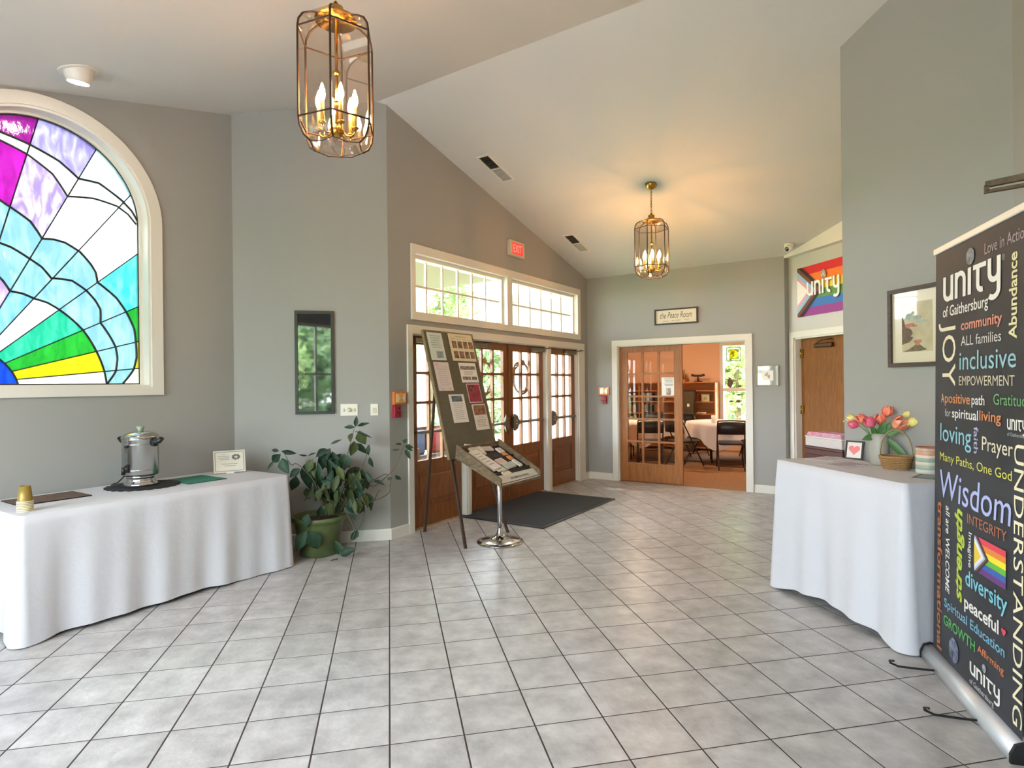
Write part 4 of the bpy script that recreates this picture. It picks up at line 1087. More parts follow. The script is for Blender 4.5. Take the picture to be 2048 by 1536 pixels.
# ------------------------------------------------------------------ on the back wall
t = FW.thing('room_sign', 'black-framed cream sign with script lettering above the wide opening', 'sign', 1.40, 0, 2.407)
f = MB(); f.ring(frame_quad(-.311, .311, -.112, .112), frame_quad(-.292, .292, -.093, .093), -.03, 0); f.build('frame', mat('sign_frame', '241812', .5), t)
f = MB(); f.box(-.292, .292, -.012, -.006, -.093, .093); f.build('panel', mat('sign_cream', 'd9d0ba', .7), t)
M_sink = mat('sign_ink', '4f4636', .7)
o = link('lettering', text_mesh('lettering', 'the Peace Room', M_sink, .46, .085, .35), t); o.location = (-.23, -.0128, -.022)
f = MB()
for a, b in ((-.19, -.10), (-.065, -.02), (-.005, .07), (.115, .185)): f.box(a, b, -.0128, -.012, -.068 + (a + .19) * .03, -.058 + (a + .19) * .03)
f.build('faint_line', mat('sign_ink_pale', 'a79c84', .7), t)
t = FW.thing('small_picture', 'small square framed flower print right of the wide opening', 'picture', 2.605, 0, 1.545)
f = MB(); f.ring(frame_quad(-.136, .136, -.136, .136), frame_quad(-.124, .124, -.124, .124), -.022, 0); f.build('frame', mat('bronze_frame', '6e6446', .35, .6), t)
f = MB(); f.box(-.124, .124, -.010, -.006, -.124, .124); f.build('mat_board', mat('olive_mat', '7a7860', .06, spec=.8, coat=1.0), t)
f = MB(); f.box(-.07, .07, -.0108, -.010, -.065, .065); f.build('print', mat('print_cream', 'd6cbb4', .2), t)
f = MB()
for k, (x, z, r_) in enumerate(((-.015, .01, .02), (.015, -.005, .022), (.0, .03, .012), (.02, -.03, .014))): blob(f, x, z, r_, r_, -.0114, -.0108, k)
f.build('flowers', mat('print_flowers', '8a6a50', .3, col2='b8a890', vary=.4, scale=60), t)

# ------------------------------------------------------------------ flag
def stripe_flag(root, L, H, y, nstripes, cols, nx=26, wav=0.0):
    "horizontal stripes, each a band mesh with slight ripples"
    def wy(x, z): return y + wav * (math.sin(x * 9) * .6 + math.sin(x * 5 + z * 8))
    for k, c in enumerate(cols):
        z1, z0 = H / 2 - H * k / len(cols), H / 2 - H * (k + 1) / len(cols)
        vs = []; fs = []
        for i in range(nx + 1):
            x = -L / 2 + L * i / nx
            vs += [(x, wy(x, z0), z0), (x, wy(x, z1), z1)]
        for i in range(nx): a = i * 2; fs.append((a, a + 2, a + 3, a + 1))
        mb = MB(); mb.add(vs, fs, True); mb.build('stripe', mat('flag_' + c, c, .7), root)
    return wy
RAIN = ['d8262e', 'f07a28', 'f2d03a', '5f8f48', '3a6fb0', '8f3a86']
FLL, FLH = 1.02, .615
fl = FL.thing('pride_flag', 'rainbow progress flag with white lettering above the alcove door', 'flag', .195 + FLL / 2, -.008, 2.578)
wy = stripe_flag(fl, FLL, FLH, -.004, 6, RAIN, wav=.003)
def chevron(root, L, H, xs, cols, y):
    for k, (c, w0) in enumerate(zip(cols, xs)):
        tipx = -L / 2 + w0; s = tipx + L / 2
        hh = H / 2
        mb = MB(); mb.prism([(-L / 2, -hh if s > H * .62 else -s / .62 * .5), (tipx, 0), (-L / 2, hh if s > H * .62 else s / .62 * .5)] if s <= H * .62 else
                            [(-L / 2, -hh), (-L / 2 + (s - H * .62), -hh), (tipx, 0), (-L / 2 + (s - H * .62), hh), (-L / 2, hh)], y - .0008 * k - .0008, y - .0008 * k)
        mb.build('chevron', mat('flag_' + c, c, .7), root)
chevron(fl, FLL, FLH, [.46, .40, .33, .26, .20], ['2e2622', '7a4230', '8fc0d8', 'e0a0b0', 'ece4dc'], -.012)
# rounded sans logo word built from strokes
def logo_unity(root, w, h, m, name='lettering'):
    "lowercase 'unity' wordmark as flat strokes; returns objects; origin at lower left of the u"
    sw = .16
    def stroke(pts, width):
        vs = []; fs = []; pts = [Vector((p[0], 0, p[1])) for p in pts]; k = len(pts)
        for i, p in enumerate(pts):
            t_ = (pts[min(i + 1, k - 1)] - pts[max(i - 1, 0)]).normalized(); nrm = Vector((-t_.z, 0, t_.x))
            vs += [p + nrm * width / 2, p - nrm * width / 2]
        for i in range(k - 1): a = i * 2; fs.append((a, a + 1, a + 3, a + 2))
        return vs, fs
    def arc(cx, cz, rx, rz, a0, a1, n=10): return [(cx + rx * math.cos(a0 + (a1 - a0) * i / n), cz + rz * math.sin(a0 + (a1 - a0) * i / n)) for i in range(n + 1)]
    S = [([(.10, 1.0), (.10, .38)] + arc(.36, .34, .26, .26, PI, 2 * PI) + [(.62, .38), (.62, 1.0)], .19), ([(.62, 1.0), (.62, .0)], .19),
         ([(.92, .0), (.92, 1.0)], .19), ([(.92, .60)] + arc(1.18, .66, .26, .26, PI, 0) + [(1.44, .60), (1.44, .0)], .19),
         ([(1.76, .0), (1.76, 1.0)], .20), ([(1.98, .92), (2.72, .92)], .17), ([(2.26, 1.0), (2.26, .30)] + arc(2.48, .26, .22, .20, PI, 1.6 * PI), .19),
         ([(2.90, 1.02), (2.90, .55)] + arc(3.14, .52, .24, .26, PI, 2 * PI) + [(3.38, .55), (3.38, 1.0)], .19), ([(3.38, 1.02), (3.38, -.05)] + arc(3.10, -.08, .28, .26, 0, -.75 * PI), .19)]
    mb = MB()
    for k, (pts, wd_) in enumerate(S):
        vs, fs = stroke(pts, wd_); vs = [(v[0] / 3.48 * w, -.00012 * k, v[2] * h) for v in vs]; mb.add(vs, fs)
    return mb.build(name, m, root, recalc=False)
M_pw = mat('print_white', 'eceae6', .6)
o = logo_unity(fl, .55, .17, mat('flag_shadow', '8a7a78', .7)); o.location = (-.336, -.0175, -.071)
o = logo_unity(fl, .55, .17, M_pw); o.location = (-.33, -.0205, -.065)
f = MB(); blob(f, -.04, .165, .05, .055, -.019, -.018, 4, 12); f.build('globe_emblem', mat('emblem_grey', 'd8d4d0', .6, col2='9a8a86', vary=.4, scale=30), fl)

# ------------------------------------------------------------------ security camera, spotlight, vents
def ceil_frame(u, v):
    "matrix whose z points down out of the ceiling slope, x along the slope"
    s = -1 if u + v > RIDGE else 1
    xs = Vector((1 / R2, 1 / R2, s * SL)).normalized(); nz = xs.cross(Vector((-1 / R2, 1 / R2, 0))).normalized()
    yv = nz.cross(xs); o = Vector((u * T, v * T, ceil_z(u, v)))
    dn = -nz; y2 = dn.cross(xs)
    return Matrix(((xs.x, y2.x, dn.x, o.x), (xs.y, y2.y, dn.y, o.y), (xs.z, y2.z, dn.z, o.z), (0, 0, 0, 1)))
for (u, v, lb) in ((3.82, 21.01, 'ceiling vent with half-shaded grille nearer the ridge'), (8.18, 25.25, 'ceiling vent with half-shaded grille nearer the back wall')):
    M = ceil_frame(u, v); t = thing('ceiling_vent', lb, 'vent', (0, 0, 0)); t.matrix_world = M
    L, Wd = .52, .16
    f = MB(); f.ring([(-L / 2, -Wd / 2), (L / 2, -Wd / 2), (L / 2, Wd / 2), (-L / 2, Wd / 2)], [(-L / 2 + .02, -Wd / 2 + .02), (L / 2 - .02, -Wd / 2 + .02), (L / 2 - .02, Wd / 2 - .02), (-L / 2 + .02, Wd / 2 - .02)], 0, .012, 'z'); f.box(-.008, .008, -Wd / 2, Wd / 2, 0, .012); f.build('frame', M_trim, t)
    f = MB(); f.box(-L / 2 + .02, -.008, -Wd / 2 + .02, Wd / 2 - .02, .0, .003); f.build('duct_back_shaded', mat('duct_in_shade', '2c2a26', .8), t)  # shade inside the duct put into the colour of a flat panel
    f = MB(); f.box(.008, L / 2 - .02, -Wd / 2 + .02, Wd / 2 - .02, .0, .003); f.build('duct_back_lit', mat('duct_in_light', 'a5a49c', .8), t)
    for k in range(12):
        x = -L / 2 + .035 + k * (L - .07) / 11
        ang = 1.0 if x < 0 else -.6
        f = MB(); f.box(-.009, .009, -Wd / 2 + .02, Wd / 2 - .02, -.0008, .0008, M=Matrix.Translation((x, 0, .008)) @ Matrix.Rotation(ang, 4, 'Y')); f.build('louvre', mat('louvre_shaded', '55534c', .6) if x < 0 else mat('louvre_lit', 'a3a299', .6), t)  # shaded and lit louvre halves are put into the slat colours
M = ceil_frame(-6.55, 14.62); t = thing('eyeball_spotlight', 'white recessed eyeball spotlight in the ceiling above the stained glass', 'spotlight', (0, 0, 0)); t.matrix_world = M
f = MB(); f.ring([(.118 * math.cos(a * .2618), .118 * math.sin(a * .2618)) for a in range(24)], [(.088 * math.cos(a * .2618), .088 * math.sin(a * .2618)) for a in range(24)], 0, .008, 'z'); f.build('trim_ring', M_trim, t)
tilt = Matrix.Rotation(math.radians(-12), 4, 'Y') @ Matrix.Rotation(math.radians(10), 4, 'X')
f = MB(); f.lathe([(.080, -.05), (.088, -.01), (.086, .025), (.078, .055), (.066, .078), (.062, .080)], 28, cap=False, M=tilt); f.build('eyeball', M_trim, t)
f = MB(); f.lathe([(0, .072), (.060, .073), (.063, .078)], 24, cap=False, M=tilt); f.build('lamp_face', mat('spot_lamp', 'ffffff', .4, emit='fff0dc', es=14), t)
M = ceil_frame(15.9, 21.4); t = thing('security_camera', 'white turret security camera on the ceiling near the flag', 'camera', (0, 0, 0)); t.matrix_world = M
f = MB(); f.lathe([(0, 0), (.055, 0), (.055, .018), (.048, .03), (.0, .032)], 24); f.build('mount', M_white, t)
q = Matrix.Translation((-.012, .0, .055)) @ Matrix.Rotation(math.radians(-55), 4, 'Y') @ Matrix.Rotation(math.radians(18), 4, 'X')
f = MB(); f.lathe([(.0, -.045), (.03, -.036), (.045, -.012), (.047, .012), (.04, .034), (.032, .045)], 24, M=q); f.build('ball', M_white, t)
f = MB(); f.lathe([(0, .047), (.026, .047), (.030, .043)], 20, M=q, cap=False); f.build('lens', mat('lens_black', '0c0c10', .08, coat=1.0), t)

# ------------------------------------------------------------------ pendant lanterns
M_lglass = thin_glass('lantern_glass', (.95, .89, .82), .06)
M_bulb = mat('bulb', 'fff0d0', .3, emit='ffbc78', es=80.0)
M_candle = mat('candle_sleeve', 'caa45a', .5, .2)
def lantern(label, u, v, ztop, zbot, rot):
    cz = ceil_z(u, v); t = thing('pendant_lantern', label, 'pendant lamp', (u * T, v * T, zbot), rot, 'hexagonal glass lanterns')
    H = ztop - zbot; R = .185
    zs = [(.42 * R, H), (.66 * R, H * .985), (.86 * R, H * .955), (.97 * R, H * .905), (R, H * .85), (R, H * .19), (.97 * R, H * .125), (.87 * R, H * .065), (.70 * R, H * .03)]
    def hx(r, z): return [Vector((r * math.cos(PI / 3 * k), r * math.sin(PI / 3 * k), z)) for k in range(6)]
    rings_ = [hx(r, z) for r, z in zs]
    for k in range(6):
        k2 = (k + 1) % 6
        for (a, b, nm) in ((0, 4, 'shoulder_pane'), (4, 5, 'side_pane'), (5, 8, 'lower_pane')):
            vs = []; fs = []
            for i in range(a, b + 1): vs += [rings_[i][k] * 1.0, rings_[i][k2] * 1.0]
            for i in range(b - a): q = i * 2; fs.append((q, q + 1, q + 3, q + 2))
            mb = MB(); mb.add(vs, fs, False); mb.build(nm, M_lglass, t)
    f = MB()
    for k in range(6): f = MB(); f.tube([r_[k] for r_ in rings_], .0052, 6); f.build('came_edge', M_brassd, t)
    for idx in (0, 4, 5): f = MB(); f.tube(rings_[idx], .0045, 6, closed=True); f.build('came_band', M_brassd, t)
    f = MB(); scal = []
    for k in range(6):
        a, b = rings_[8][k], rings_[8][(k + 1) % 6]; mdp = (a + b) / 2
        scal += [a, (a * .6 + b * .4) + Vector((0, 0, -.008)), mdp + Vector((0, 0, -.012)), (a * .4 + b * .6) + Vector((0, 0, -.008))]
    f.tube(scal, .003, 6, closed=True); f.build('came_band', M_brassd, t)
    for k in range(6):                                  # small floor panes of the scalloped bottom
        a, b = rings_[8][k], rings_[8][(k + 1) % 6]; c = (a + b) / 2 * .62; c.z = -.012
        mb = MB(); mb.add([a, b, (b * .55) + Vector((0, 0, a.z * .2 - .012)), (a * .55) + Vector((0, 0, a.z * .2 - .012))], [(0, 1, 2, 3)]); mb.build('bottom_pane', M_lglass, t)
    f = MB(); f.lathe([(.0, H - .004), (.10, H - .012), (.088, H + .004), (.05, H + .02), (.03, H + .024), (.036, H + .04), (.036, H + .055), (.014, H + .066), (.010, H + .08), (0, H + .082)], 24); f.build('crown', M_brass, t)
    f = MB(); f.tube([(0, 0, H), (0, 0, .10)], .0075, 10); f.lathe([(0, .20), (.014, .205), (.022, .22), (.014, .235), (0, .24)], 16); f.lathe([(0, .36), (.012, .365), (.018, .375), (.012, .385), (0, .39)], 16); f.lathe([(0, .05), (.016, .065), (.034, .085), (.036, .10), (.02, .12), (0, .125)], 20); f.build('stem', M_brass, t)
    for k in range(6):
        a = PI / 3 * k + .35; dx, dy = math.cos(a), math.sin(a); r_ = .088
        f = MB(); f.tube([(dx * .02, dy * .02, .10), (dx * .045, dy * .045, .072), (dx * .07, dy * .07, .068), (dx * .086, dy * .086, .082), (dx * r_, dy * r_, .10)], .0042, 6); f.lathe([(0, .096), (.014, .10), (.019, .108), (.013, .112), (0, .112)], 14, M=Matrix.Translation((dx * r_, dy * r_, 0)))
        arm = f.build('arm', M_brass, t)
        f = MB(); f.lathe([(.0095, .110), (.0095, .205), (.007, .207), (0, .207)], 12, M=Matrix.Translation((dx * r_, dy * r_, 0))); f.build('candle_sleeve', M_candle, arm)
        f = MB(); f.lathe([(.006, .205), (.0115, .219), (.0150, .235), (.0132, .255), (.0075, .275), (.003, .289), (0, .293)], 14, M=Matrix.Translation((dx * r_, dy * r_, 0))); f.build('bulb', M_bulb, arm)
    ch = MB(); z0, z1 = H + .08, cz - zbot - .05; n = max(3, int((z1 - z0) / .030))
    for k in range(n):
        zc = z0 + (k + .5) * (z1 - z0) / n; hgt = (z1 - z0) / n * .66
        pts = [(math.cos(b * PI / 5) * .0095, 0, math.sin(b * PI / 5) * hgt) for b in range(10)]
        ch.tube(pts, .0022, 5, closed=True, M=Matrix.Translation((0, 0, zc)) @ Matrix.Rotation(PI / 2 * (k % 2) + .3, 4, 'Z'))
    ch.tube([(0.006, 0, z0), (-.004, .004, (z0 + z1) / 2), (.004, 0, z1)], .0022, 5); ch.build('chain', M_brass, t)
    f = MB(); f.lathe([(0, cz - zbot - .055), (.02, cz - zbot - .052), (.045, cz - zbot - .040), (.062, cz - zbot - .012), (.066, cz - zbot + .012), (0, cz - zbot + .015)], 24); f.build('canopy', M_brass, t)
    return t
lantern('large hexagonal brass and glass lantern nearest the camera', -.76, 9.75, 3.235, 2.60, math.radians(-100 + 16 - 11.6 + 2))
lantern('smaller-looking hexagonal brass and glass lantern hanging near the back wall', 9.159, 19.707, 3.225, 2.60, math.radians(-44 - 13.3 - 11.6))

# ------------------------------------------------------------------ on the right wall
t = RW.thing('landscape_print', 'brown-framed watercolour landscape print above the tulips', 'picture', .636, 0, 1.806)
f = MB(); f.ring(frame_quad(-.212, .212, -.254, .254), frame_quad(-.186, .186, -.228, .228), -.026, 0); f.build('frame', wood('walnut_frame', '493525', '2f2117', .5), t)
f = MB(); f.box(-.186, .186, -.010, -.005, -.228, .228); f.build('mat_board', mat('mat_cream', 'd6cbb0', .25, coat=.5), t)
f = MB(); f.box(-.111, .111, -.0112, -.010, -.160, .156); f.build('painting', mat('washi', 'c0b48e', .35, vary=.15, scale=9, col2='a89c74', coat=.5), t)
def blobs(nm, c1, c2, L, y):
    for k, (x, z, a, b) in enumerate(L): f = MB(); blob(f, x, z, a, b, y - .0004 - .00005 * k, y, k + 9); f.build(nm, mat('art_' + c1, c1, .4, col2=c2, vary=.4, scale=50), t)
blobs('mist', '93a092', 'b0ac90', [(-.035, .055, .055, .020), (.03, .03, .06, .012)], -.0114)
blobs('mountain', '7d958a', '9fa68e', [(-.055, .068, .028, .022), (.0, .056, .035, .016), (-.03, .085, .012, .014)], -.0118)
for nm, c1, c2, poly in (('cliff', '6b5236', '4c3a28', [(-.111, .07), (-.098, .045), (-.088, .02), (-.062, -.005), (-.040, -.02), (-.030, -.045), (-.046, -.06), (-.034, -.078), (-.055, -.098), (-.085, -.104), (-.111, -.112)]), ('foreground_slope', '57492f', '6f5f3e', [(-.104, -.157), (-.07, -.148), (-.03, -.128), (-.008, -.112), (.025, -.118), (.05, -.138), (.075, -.150), (.02, -.157)])):
    f = MB(); f.prism(poly, -.0122, -.0117); f.build(nm, mat('art_' + c1, c1, .5, col2=c2, vary=.4, scale=50), t)
blobs('red_tree', '96583a', 'b0785a', [(-.065, .008, .024, .016), (-.038, .012, .026, .014), (-.012, .004, .018, .009), (-.005, -.098, .022, .013), (.018, -.094, .020, .012), (.006, -.110, .016, .012)], -.0126)
blobs('boat', '2c2a26', '4a4438', [(-.035, -.070, .008, .008)], -.0130)
# open wooden display rail above the near right wall
sh = thing('wall_bracket', 'dark wooden bracket projecting high on the wall above the banner', 'bracket', RN.pt(.917, 0, 2.276), RN.rz)
M_rail = wood('rail_wood', '6d5a40', '4e3e2c', .5, (2, 12, 12))
f = MB(); f.prism([(-.205, .004), (0, .016), (0, .044), (-.203, .028)], -.012, .012, 'x'); f.build('upper_arm', M_rail, sh)
f = MB(); f.prism([(-.207, -.020), (0, -.014), (0, .000), (-.206, -.008)], -.012, .012, 'x'); f.build('lower_arm', M_rail, sh)
f = MB(); f.box(-.012, .012, -.207, -.190, -.016, .012); f.build('end_block', M_rail, sh)
f = MB(); f.box(-.03, .03, -.012, .0, -.05, .08); f.build('wall_plate', M_rail, sh)

# ------------------------------------------------------------------ on the tall table
Z1 = RTZ + .001
VR = -math.radians(40)
va = thing('vase', 'pale grey ceramic vase with tulips on the tall table', 'vase', (3.16, 3.37, Z1), VR)
f = MB(); f.lathe([(0, 0), (.044, 0), (.050, .006), (.056, .05), (.059, .12), (.056, .18), (.050, .205), (.047, .207), (.046, .20), (.052, .17), (.054, .12), (.05, .03), (0, .02)], 32); f.build('body', mat('grey_ceramic', 'a3a196', .45, vary=.1), va)
tm_ = {c: mat('tulip_' + c, a, .55, col2=b, vary=.3, scale=30) for c, a, b in (('yellow', 'e2cf58', 'eee29a'), ('pink', 'e04a78', 'f08a9a'), ('coral', 'ee6f58', 'f5a080'), ('orange', 'f0805a', 'f4b090'))}
M_tstem = mat('tulip_stem', '5f8f4a', .5); M_tleaf = mat('tulip_leaf', '4d7a3e', .45, vary=.2, scale=12)
def tulip(label, x, z, y, tiltx, col, s=1.0, op=0.0):
    t = thing('tulip', label, 'tulip', (3.16, 3.37, Z1), VR, 'cut tulips in the grey vase')
    b = Vector((x * .12, y * .1, .10)); h_ = Vector((x, y, z))
    mid_ = Vector((x * .28, y * .4, b.z + (h_.z - b.z) * .62))
    pts = [((1 - q) ** 2) * b + 2 * q * (1 - q) * mid_ + q * q * h_ for q in [i / 8 for i in range(9)]]
    f = MB(); f.tube(pts, .0035, 6); f.build('stem', M_tstem, t)
    d = (pts[-1] - pts[-2]).normalized(); d = (d + Vector((tiltx, -.25, 0))).normalized()
    q = d.to_track_quat('Z', 'Y').to_matrix().to_4x4()
    for k in range(6):
        a = 2 * PI * k / 6; rr_ = .030 if k % 2 else .026
        f = MB(); vs = []; fs = []
        for i in range(6):
            tt = i / 5; w_ = math.sin(PI * min(1, tt * .86 + .12)) * .021; rad = rr_ * (math.sin(PI * min(1.0, tt * .72 + .06)) + op * tt)
            for j in (-1, 0, 1): vs.append(((rad + (.004 if j == 0 else 0)) * 1.0, j * w_, tt * .078))
        for i in range(5):
            for j in range(2): fs.append((i * 3 + j, i * 3 + j + 1, i * 3 + j + 4, i * 3 + j + 3))
        f.add(vs, fs, True, M=Matrix.Translation(h_) @ q @ Matrix.Scale(s * .86, 4) @ Matrix.Rotation(a, 4, 'Z')); f.build('petal', tm_[col], t)
tulip('pale yellow tulip at the far left of the vase bouquet', -.125, .29, .0, -1.2, 'yellow', 1.0)
tulip('deep pink tulip drooping at the lower left of the bouquet', -.115, .255, -.04, -1.6, 'pink', 1.0)
tulip('coral pink tulip left of centre in the bouquet', -.07, .275, .0, -.5, 'coral', 1.05, .25)
tulip('magenta tulip at the front centre of the bouquet', -.035, .255, -.06, -.3, 'pink', 1.15, .2)
tulip('salmon tulip in the middle of the bouquet', .005, .265, -.01, 0, 'coral', 1.05, .3)
tulip('tallest coral tulip at the top of the bouquet', .035, .315, .02, .15, 'coral', 1.15)
tulip('open orange tulip right of centre in the bouquet', .075, .255, -.05, .4, 'orange', 1.25, .55)
tulip('upper pale yellow tulip at the right of the bouquet', .135, .325, .02, 1.3, 'yellow', 1.1)
tulip('lower pale yellow tulip at the far right of the bouquet', .145, .275, -.02, 1.7, 'yellow', 1.2)
for k, (x, z, dx, dz, w_) in enumerate(((-.05, .22, -.03, -.05, .045), (-.03, .22, -.01, .03, .04), (.0, .21, .02, .06, .05), (.05, .20, .05, .03, .04), (.06, .16, .07, -.10, .05), (.03, .22, .02, .05, .04))):
    me_ = leaf_mesh('leaf', M_tleaf, .2, .4); o = link('leaf', me_, va); b = Vector((x * .5, -.02, .19)); e_ = Vector((x + dx * 1.2, -.05, z + dz)); d = e_ - b
    y_ = d.normalized(); vw = Vector((0, -1, .2)); zz = (vw - y_ * vw.dot(y_)).normalized(); x_ = y_.cross(zz)
    o.matrix_basis = Matrix(((x_.x, y_.x, zz.x, b.x), (x_.y, y_.y, zz.y, b.y), (x_.z, y_.z, zz.z, b.z), (0, 0, 0, 1))) @ Matrix.Diagonal((w_, d.length * 1.2, .05, 1))
ht = thing('photo_frame', 'small black photo frame with a pink heart on the tall table', 'photo frame', (3.20, 3.64, Z1), math.radians(-62))
Mh = Matrix.Rotation(math.radians(-16), 4, 'X')
f = MB(); f.ring(frame_quad(-.058, .058, 0, .132), frame_quad(-.048, .048, .010, .122), -.008, .008, M=Mh); f.build('frame', M_black, ht)
f = MB(); f.box(-.05, .05, -.002, .004, .008, .124, M=Mh); f.build('card', mat('heart_card', 'e2dcd8', .3), ht)
hp_ = []
for k in range(24):
    a = 2 * PI * k / 24; hp_.append((.0022 * 16 * math.sin(a) ** 3 * 1.05, .069 + .0024 * (13 * math.cos(a) - 5 * math.cos(2 * a) - 2 * math.cos(3 * a) - math.cos(4 * a))))
f = MB(); f.prism(hp_, -.0035, -.002, M=Mh); f.build('heart', mat('heart_pink', 'ea7f80', .5), ht)
f = MB(); f.prism([(.008, .0), (.062, .0), (.035, .09)], -.008, .008, 'x'); f.build('easel_back', M_black, ht)
bk = thing('basket', 'small wicker basket with a tall arched handle on the tall table', 'basket', (3.10, 3.175, Z1), math.radians(-50))
M_wick = wood('wicker', 'b08a58', '7c5a34', .7, (30, 30, 90))
f = MB(); n = 36
for i in range(7):
    z = .004 + i * .011; r_ = .062 + .018 * (i / 6) ** .8
    f.tube([((r_ + .0025 * (1 if (k + i) % 2 else -1)) * math.cos(2 * PI * k / n) * 1.08, (r_ + .0025 * (1 if (k + i) % 2 else -1)) * math.sin(2 * PI * k / n) * .85, z) for k in range(n)], .0055, 6, closed=True)
f.lathe([(0, .002), (.062, .002), (.064, .008), (0, .009)], 24); f.build('bowl', M_wick, bk)
f = MB(); f.tube([(.083 * 1.08 * math.cos(2 * PI * k / 24), .083 * .85 * math.sin(2 * PI * k / 24), .078) for k in range(24)], .007, 6, closed=True); f.build('rim', M_wick, bk)
f = MB()
for dy in (-.006, .006): f.tube([(.086 * math.cos(PI * k / 14), dy + .004 * math.sin(k * 1.7), .07 + .175 * math.sin(PI * k / 14) ** .8) for k in range(15)], .0042, 6)
f.build('handle', mat('vine', '9c8a62', .7), bk)
cj = thing('candle_jar', 'striped coral, cream and grey-green candle jar by the banner', 'candle', (3.135, 2.985, Z1), 0)
zs = [(0, 'b9b7a6'), (.025, '93a196'), (.05, 'c9bfa8'), (.07, '8b9c92'), (.092, 'cfc4ae'), (.110, 'c98f78'), (.132, 'b9a892')]
for i, (z, c) in enumerate(zs):
    z2 = zs[i + 1][0] if i + 1 < len(zs) else .150
    f = MB(); f.lathe([(.0605, z), (.062, z + .003), (.062, z2 - .003), (.0605, z2)], 32, cap=(i in (0,))); f.build('stripe_band', mat('jar_' + c, c, .4), cj)
f = MB(); f.lathe([(.062, .150), (.062, .156), (.056, .156), (.056, .13), (0, .13)], 32, cap=False); f.build('rim', mat('jar_rim', 'b0705c', .4), cj)
def flat(name, label, cat, x, y, w_, h_, rz, c, ink='8a8890', dz=0.0):
    t = thing(name, label, cat, (x, y, Z1 + dz), rz); f = MB(); f.cbox((0, 0, .001), (w_, h_, .0016)); f.build('sheet', mat('sheet_' + c, c, .6), t)
    f = MB()
    for k in range(6): f.box(-w_ * .38, w_ * (.38 - .1 * (k % 3)), h_ * (.36 - k * .13), h_ * (.36 - k * .13) + h_ * .04, .0018, .0024)
    f.build('lettering', mat('flat_ink_' + ink, ink, .8), t)
flat('leaflet', 'white sheet lying flat at the far left of the tall table', 'leaflet', 3.06, 3.70, .2, .26, math.radians(-70), 'cfcbd2')
flat('leaflet', 'mauve-printed flyer lying flat at the front of the tall table', 'leaflet', 2.95, 3.42, .20, .27, math.radians(-80), 'c6c0c8', '6a5a6c')
flat('booklet', 'dark grey booklet lying flat between the candle jar and the banner', 'booklet', 3.02, 2.86, .14, .18, math.radians(-60), '5f6a6c', '9aa4a4')

# ------------------------------------------------------------------ roll-up banner
BL_ = Vector((2.772, 2.628, 0)); BR_ = Vector((2.357, 1.845, 0)); be = (BR_ - BL_).normalized(); brz = math.atan2(be.y, be.x)
bn = thing('roll_up_banner', 'tall dark roll-up banner covered in coloured words beside the table', 'banner', BL_, brz)
BLEAN = math.atan2(.032, 2.05)
BM2 = Matrix.Rotation(-BLEAN, 4, 'X')
BW_, BZ0, BZ1 = .86, .075, 2.115
M_ban = mat('banner_print', '303136', .55, spec=.3, vary=.25, scale=2.5, col2='3c3d43')
base_ = MB(); base_.prism([(-.045, .0), (-.045, .03), (-.03, .066), (.0, .078), (.03, .066), (.045, .03), (.045, .0)], -.01, .895, 'x', smooth=True); base_.build('base_housing', mat('satin_silver', 'd0d1d3', .38, .55), bn)
for x in (-.022, .895):
    f = MB(); f.prism([(-.05, .0), (-.05, .034), (-.033, .072), (.0, .085), (.033, .072), (.05, .034), (.05, .0)], x, x + .014, 'x'); f.build('end_cap', M_black, bn)
f = MB(); vs = []; fs = []; nx, nz = 24, 12
for j in range(nz + 1):
    for i in range(nx + 1):
        x = .02 + BW_ * i / nx; z = BZ0 + (BZ1 - BZ0) * j / nz; tt = j / nz
        vs.append((x, .0012 * math.sin(x * 9 + tt * 3) * math.sin(PI * tt), z))
for j in range(nz):
    for i in range(nx): a = j * (nx + 1) + i; fs.append((a, a + 1, a + nx + 2, a + nx + 1))
f.add(vs, fs, True, M=BM2); f.build('fabric', M_ban, bn)
f = MB(); f.cbox((.02 + BW_ / 2, 0, BZ1 + .012), (BW_ + .012, .022, .032), .004, M=BM2); f.build('top_rail', mat('rail_white', 'e6e2d8', .4), bn)
f = MB(); f.tube([(.45, .035, .07), (.45, .035 + math.tan(BLEAN) * 2.0, 2.08)], .009, 8); f.build('support_pole', M_alu, bn)
for x in (.16, .62):
    f = MB(); f.tube([(x, .02, .012), (x, -.10, .010), (x - .005, -.20, .010), (x - .012, -.235, .022), (x - .002, -.240, .036), (x + .015, -.225, .044)], .0055, 8); f.build('foot', M_black, bn)
def ba(a, z): return a - .0455 * max(0.0, z - .09), 1.467 + (z - 1.467) * (1 + .0141 * z)
PC = {}
def bmat(c): return mat('print_' + c, c, .6)
def bword(txt, a0, z0, a1, zt, c, rot=0, shear=0.0, bold=0.0, cap=1.0):
    "horizontal word from (a0, z0) to width a1-a0, ascender top at zt"
    x0, zb = ba(a0, z0); x1, _ = ba(a1, z0); _, z1 = ba(a0, zt)
    me = text_mesh('lettering', txt, bmat(c), x1 - x0, z1 - zb, shear, bold)
    o = link('lettering', me, bn); o.matrix_basis = BM2 @ Matrix.Translation((x0, -.0022, zb))
def bvert(txt, a0, z_start, z_end, a1, c, cw=True, shear=0.0, bold=0.0):
    "vertical word between a0 and a1; cw reads downwards from z_start"
    x0, zs_ = ba(a0, z_start); x1, _ = ba(a1, z_start); _, ze = ba(a0, z_end)
    L = abs(zs_ - ze)
    me = text_mesh('lettering', txt, bmat(c), L, x1 - x0, shear, bold)
    o = link('lettering', me, bn)
    R_ = Matrix.Rotation(PI / 2 if cw else -PI / 2, 4, 'Y')
    o.matrix_basis = BM2 @ Matrix.Translation(((x0 if cw else x1), -.0022, zs_)) @ R_
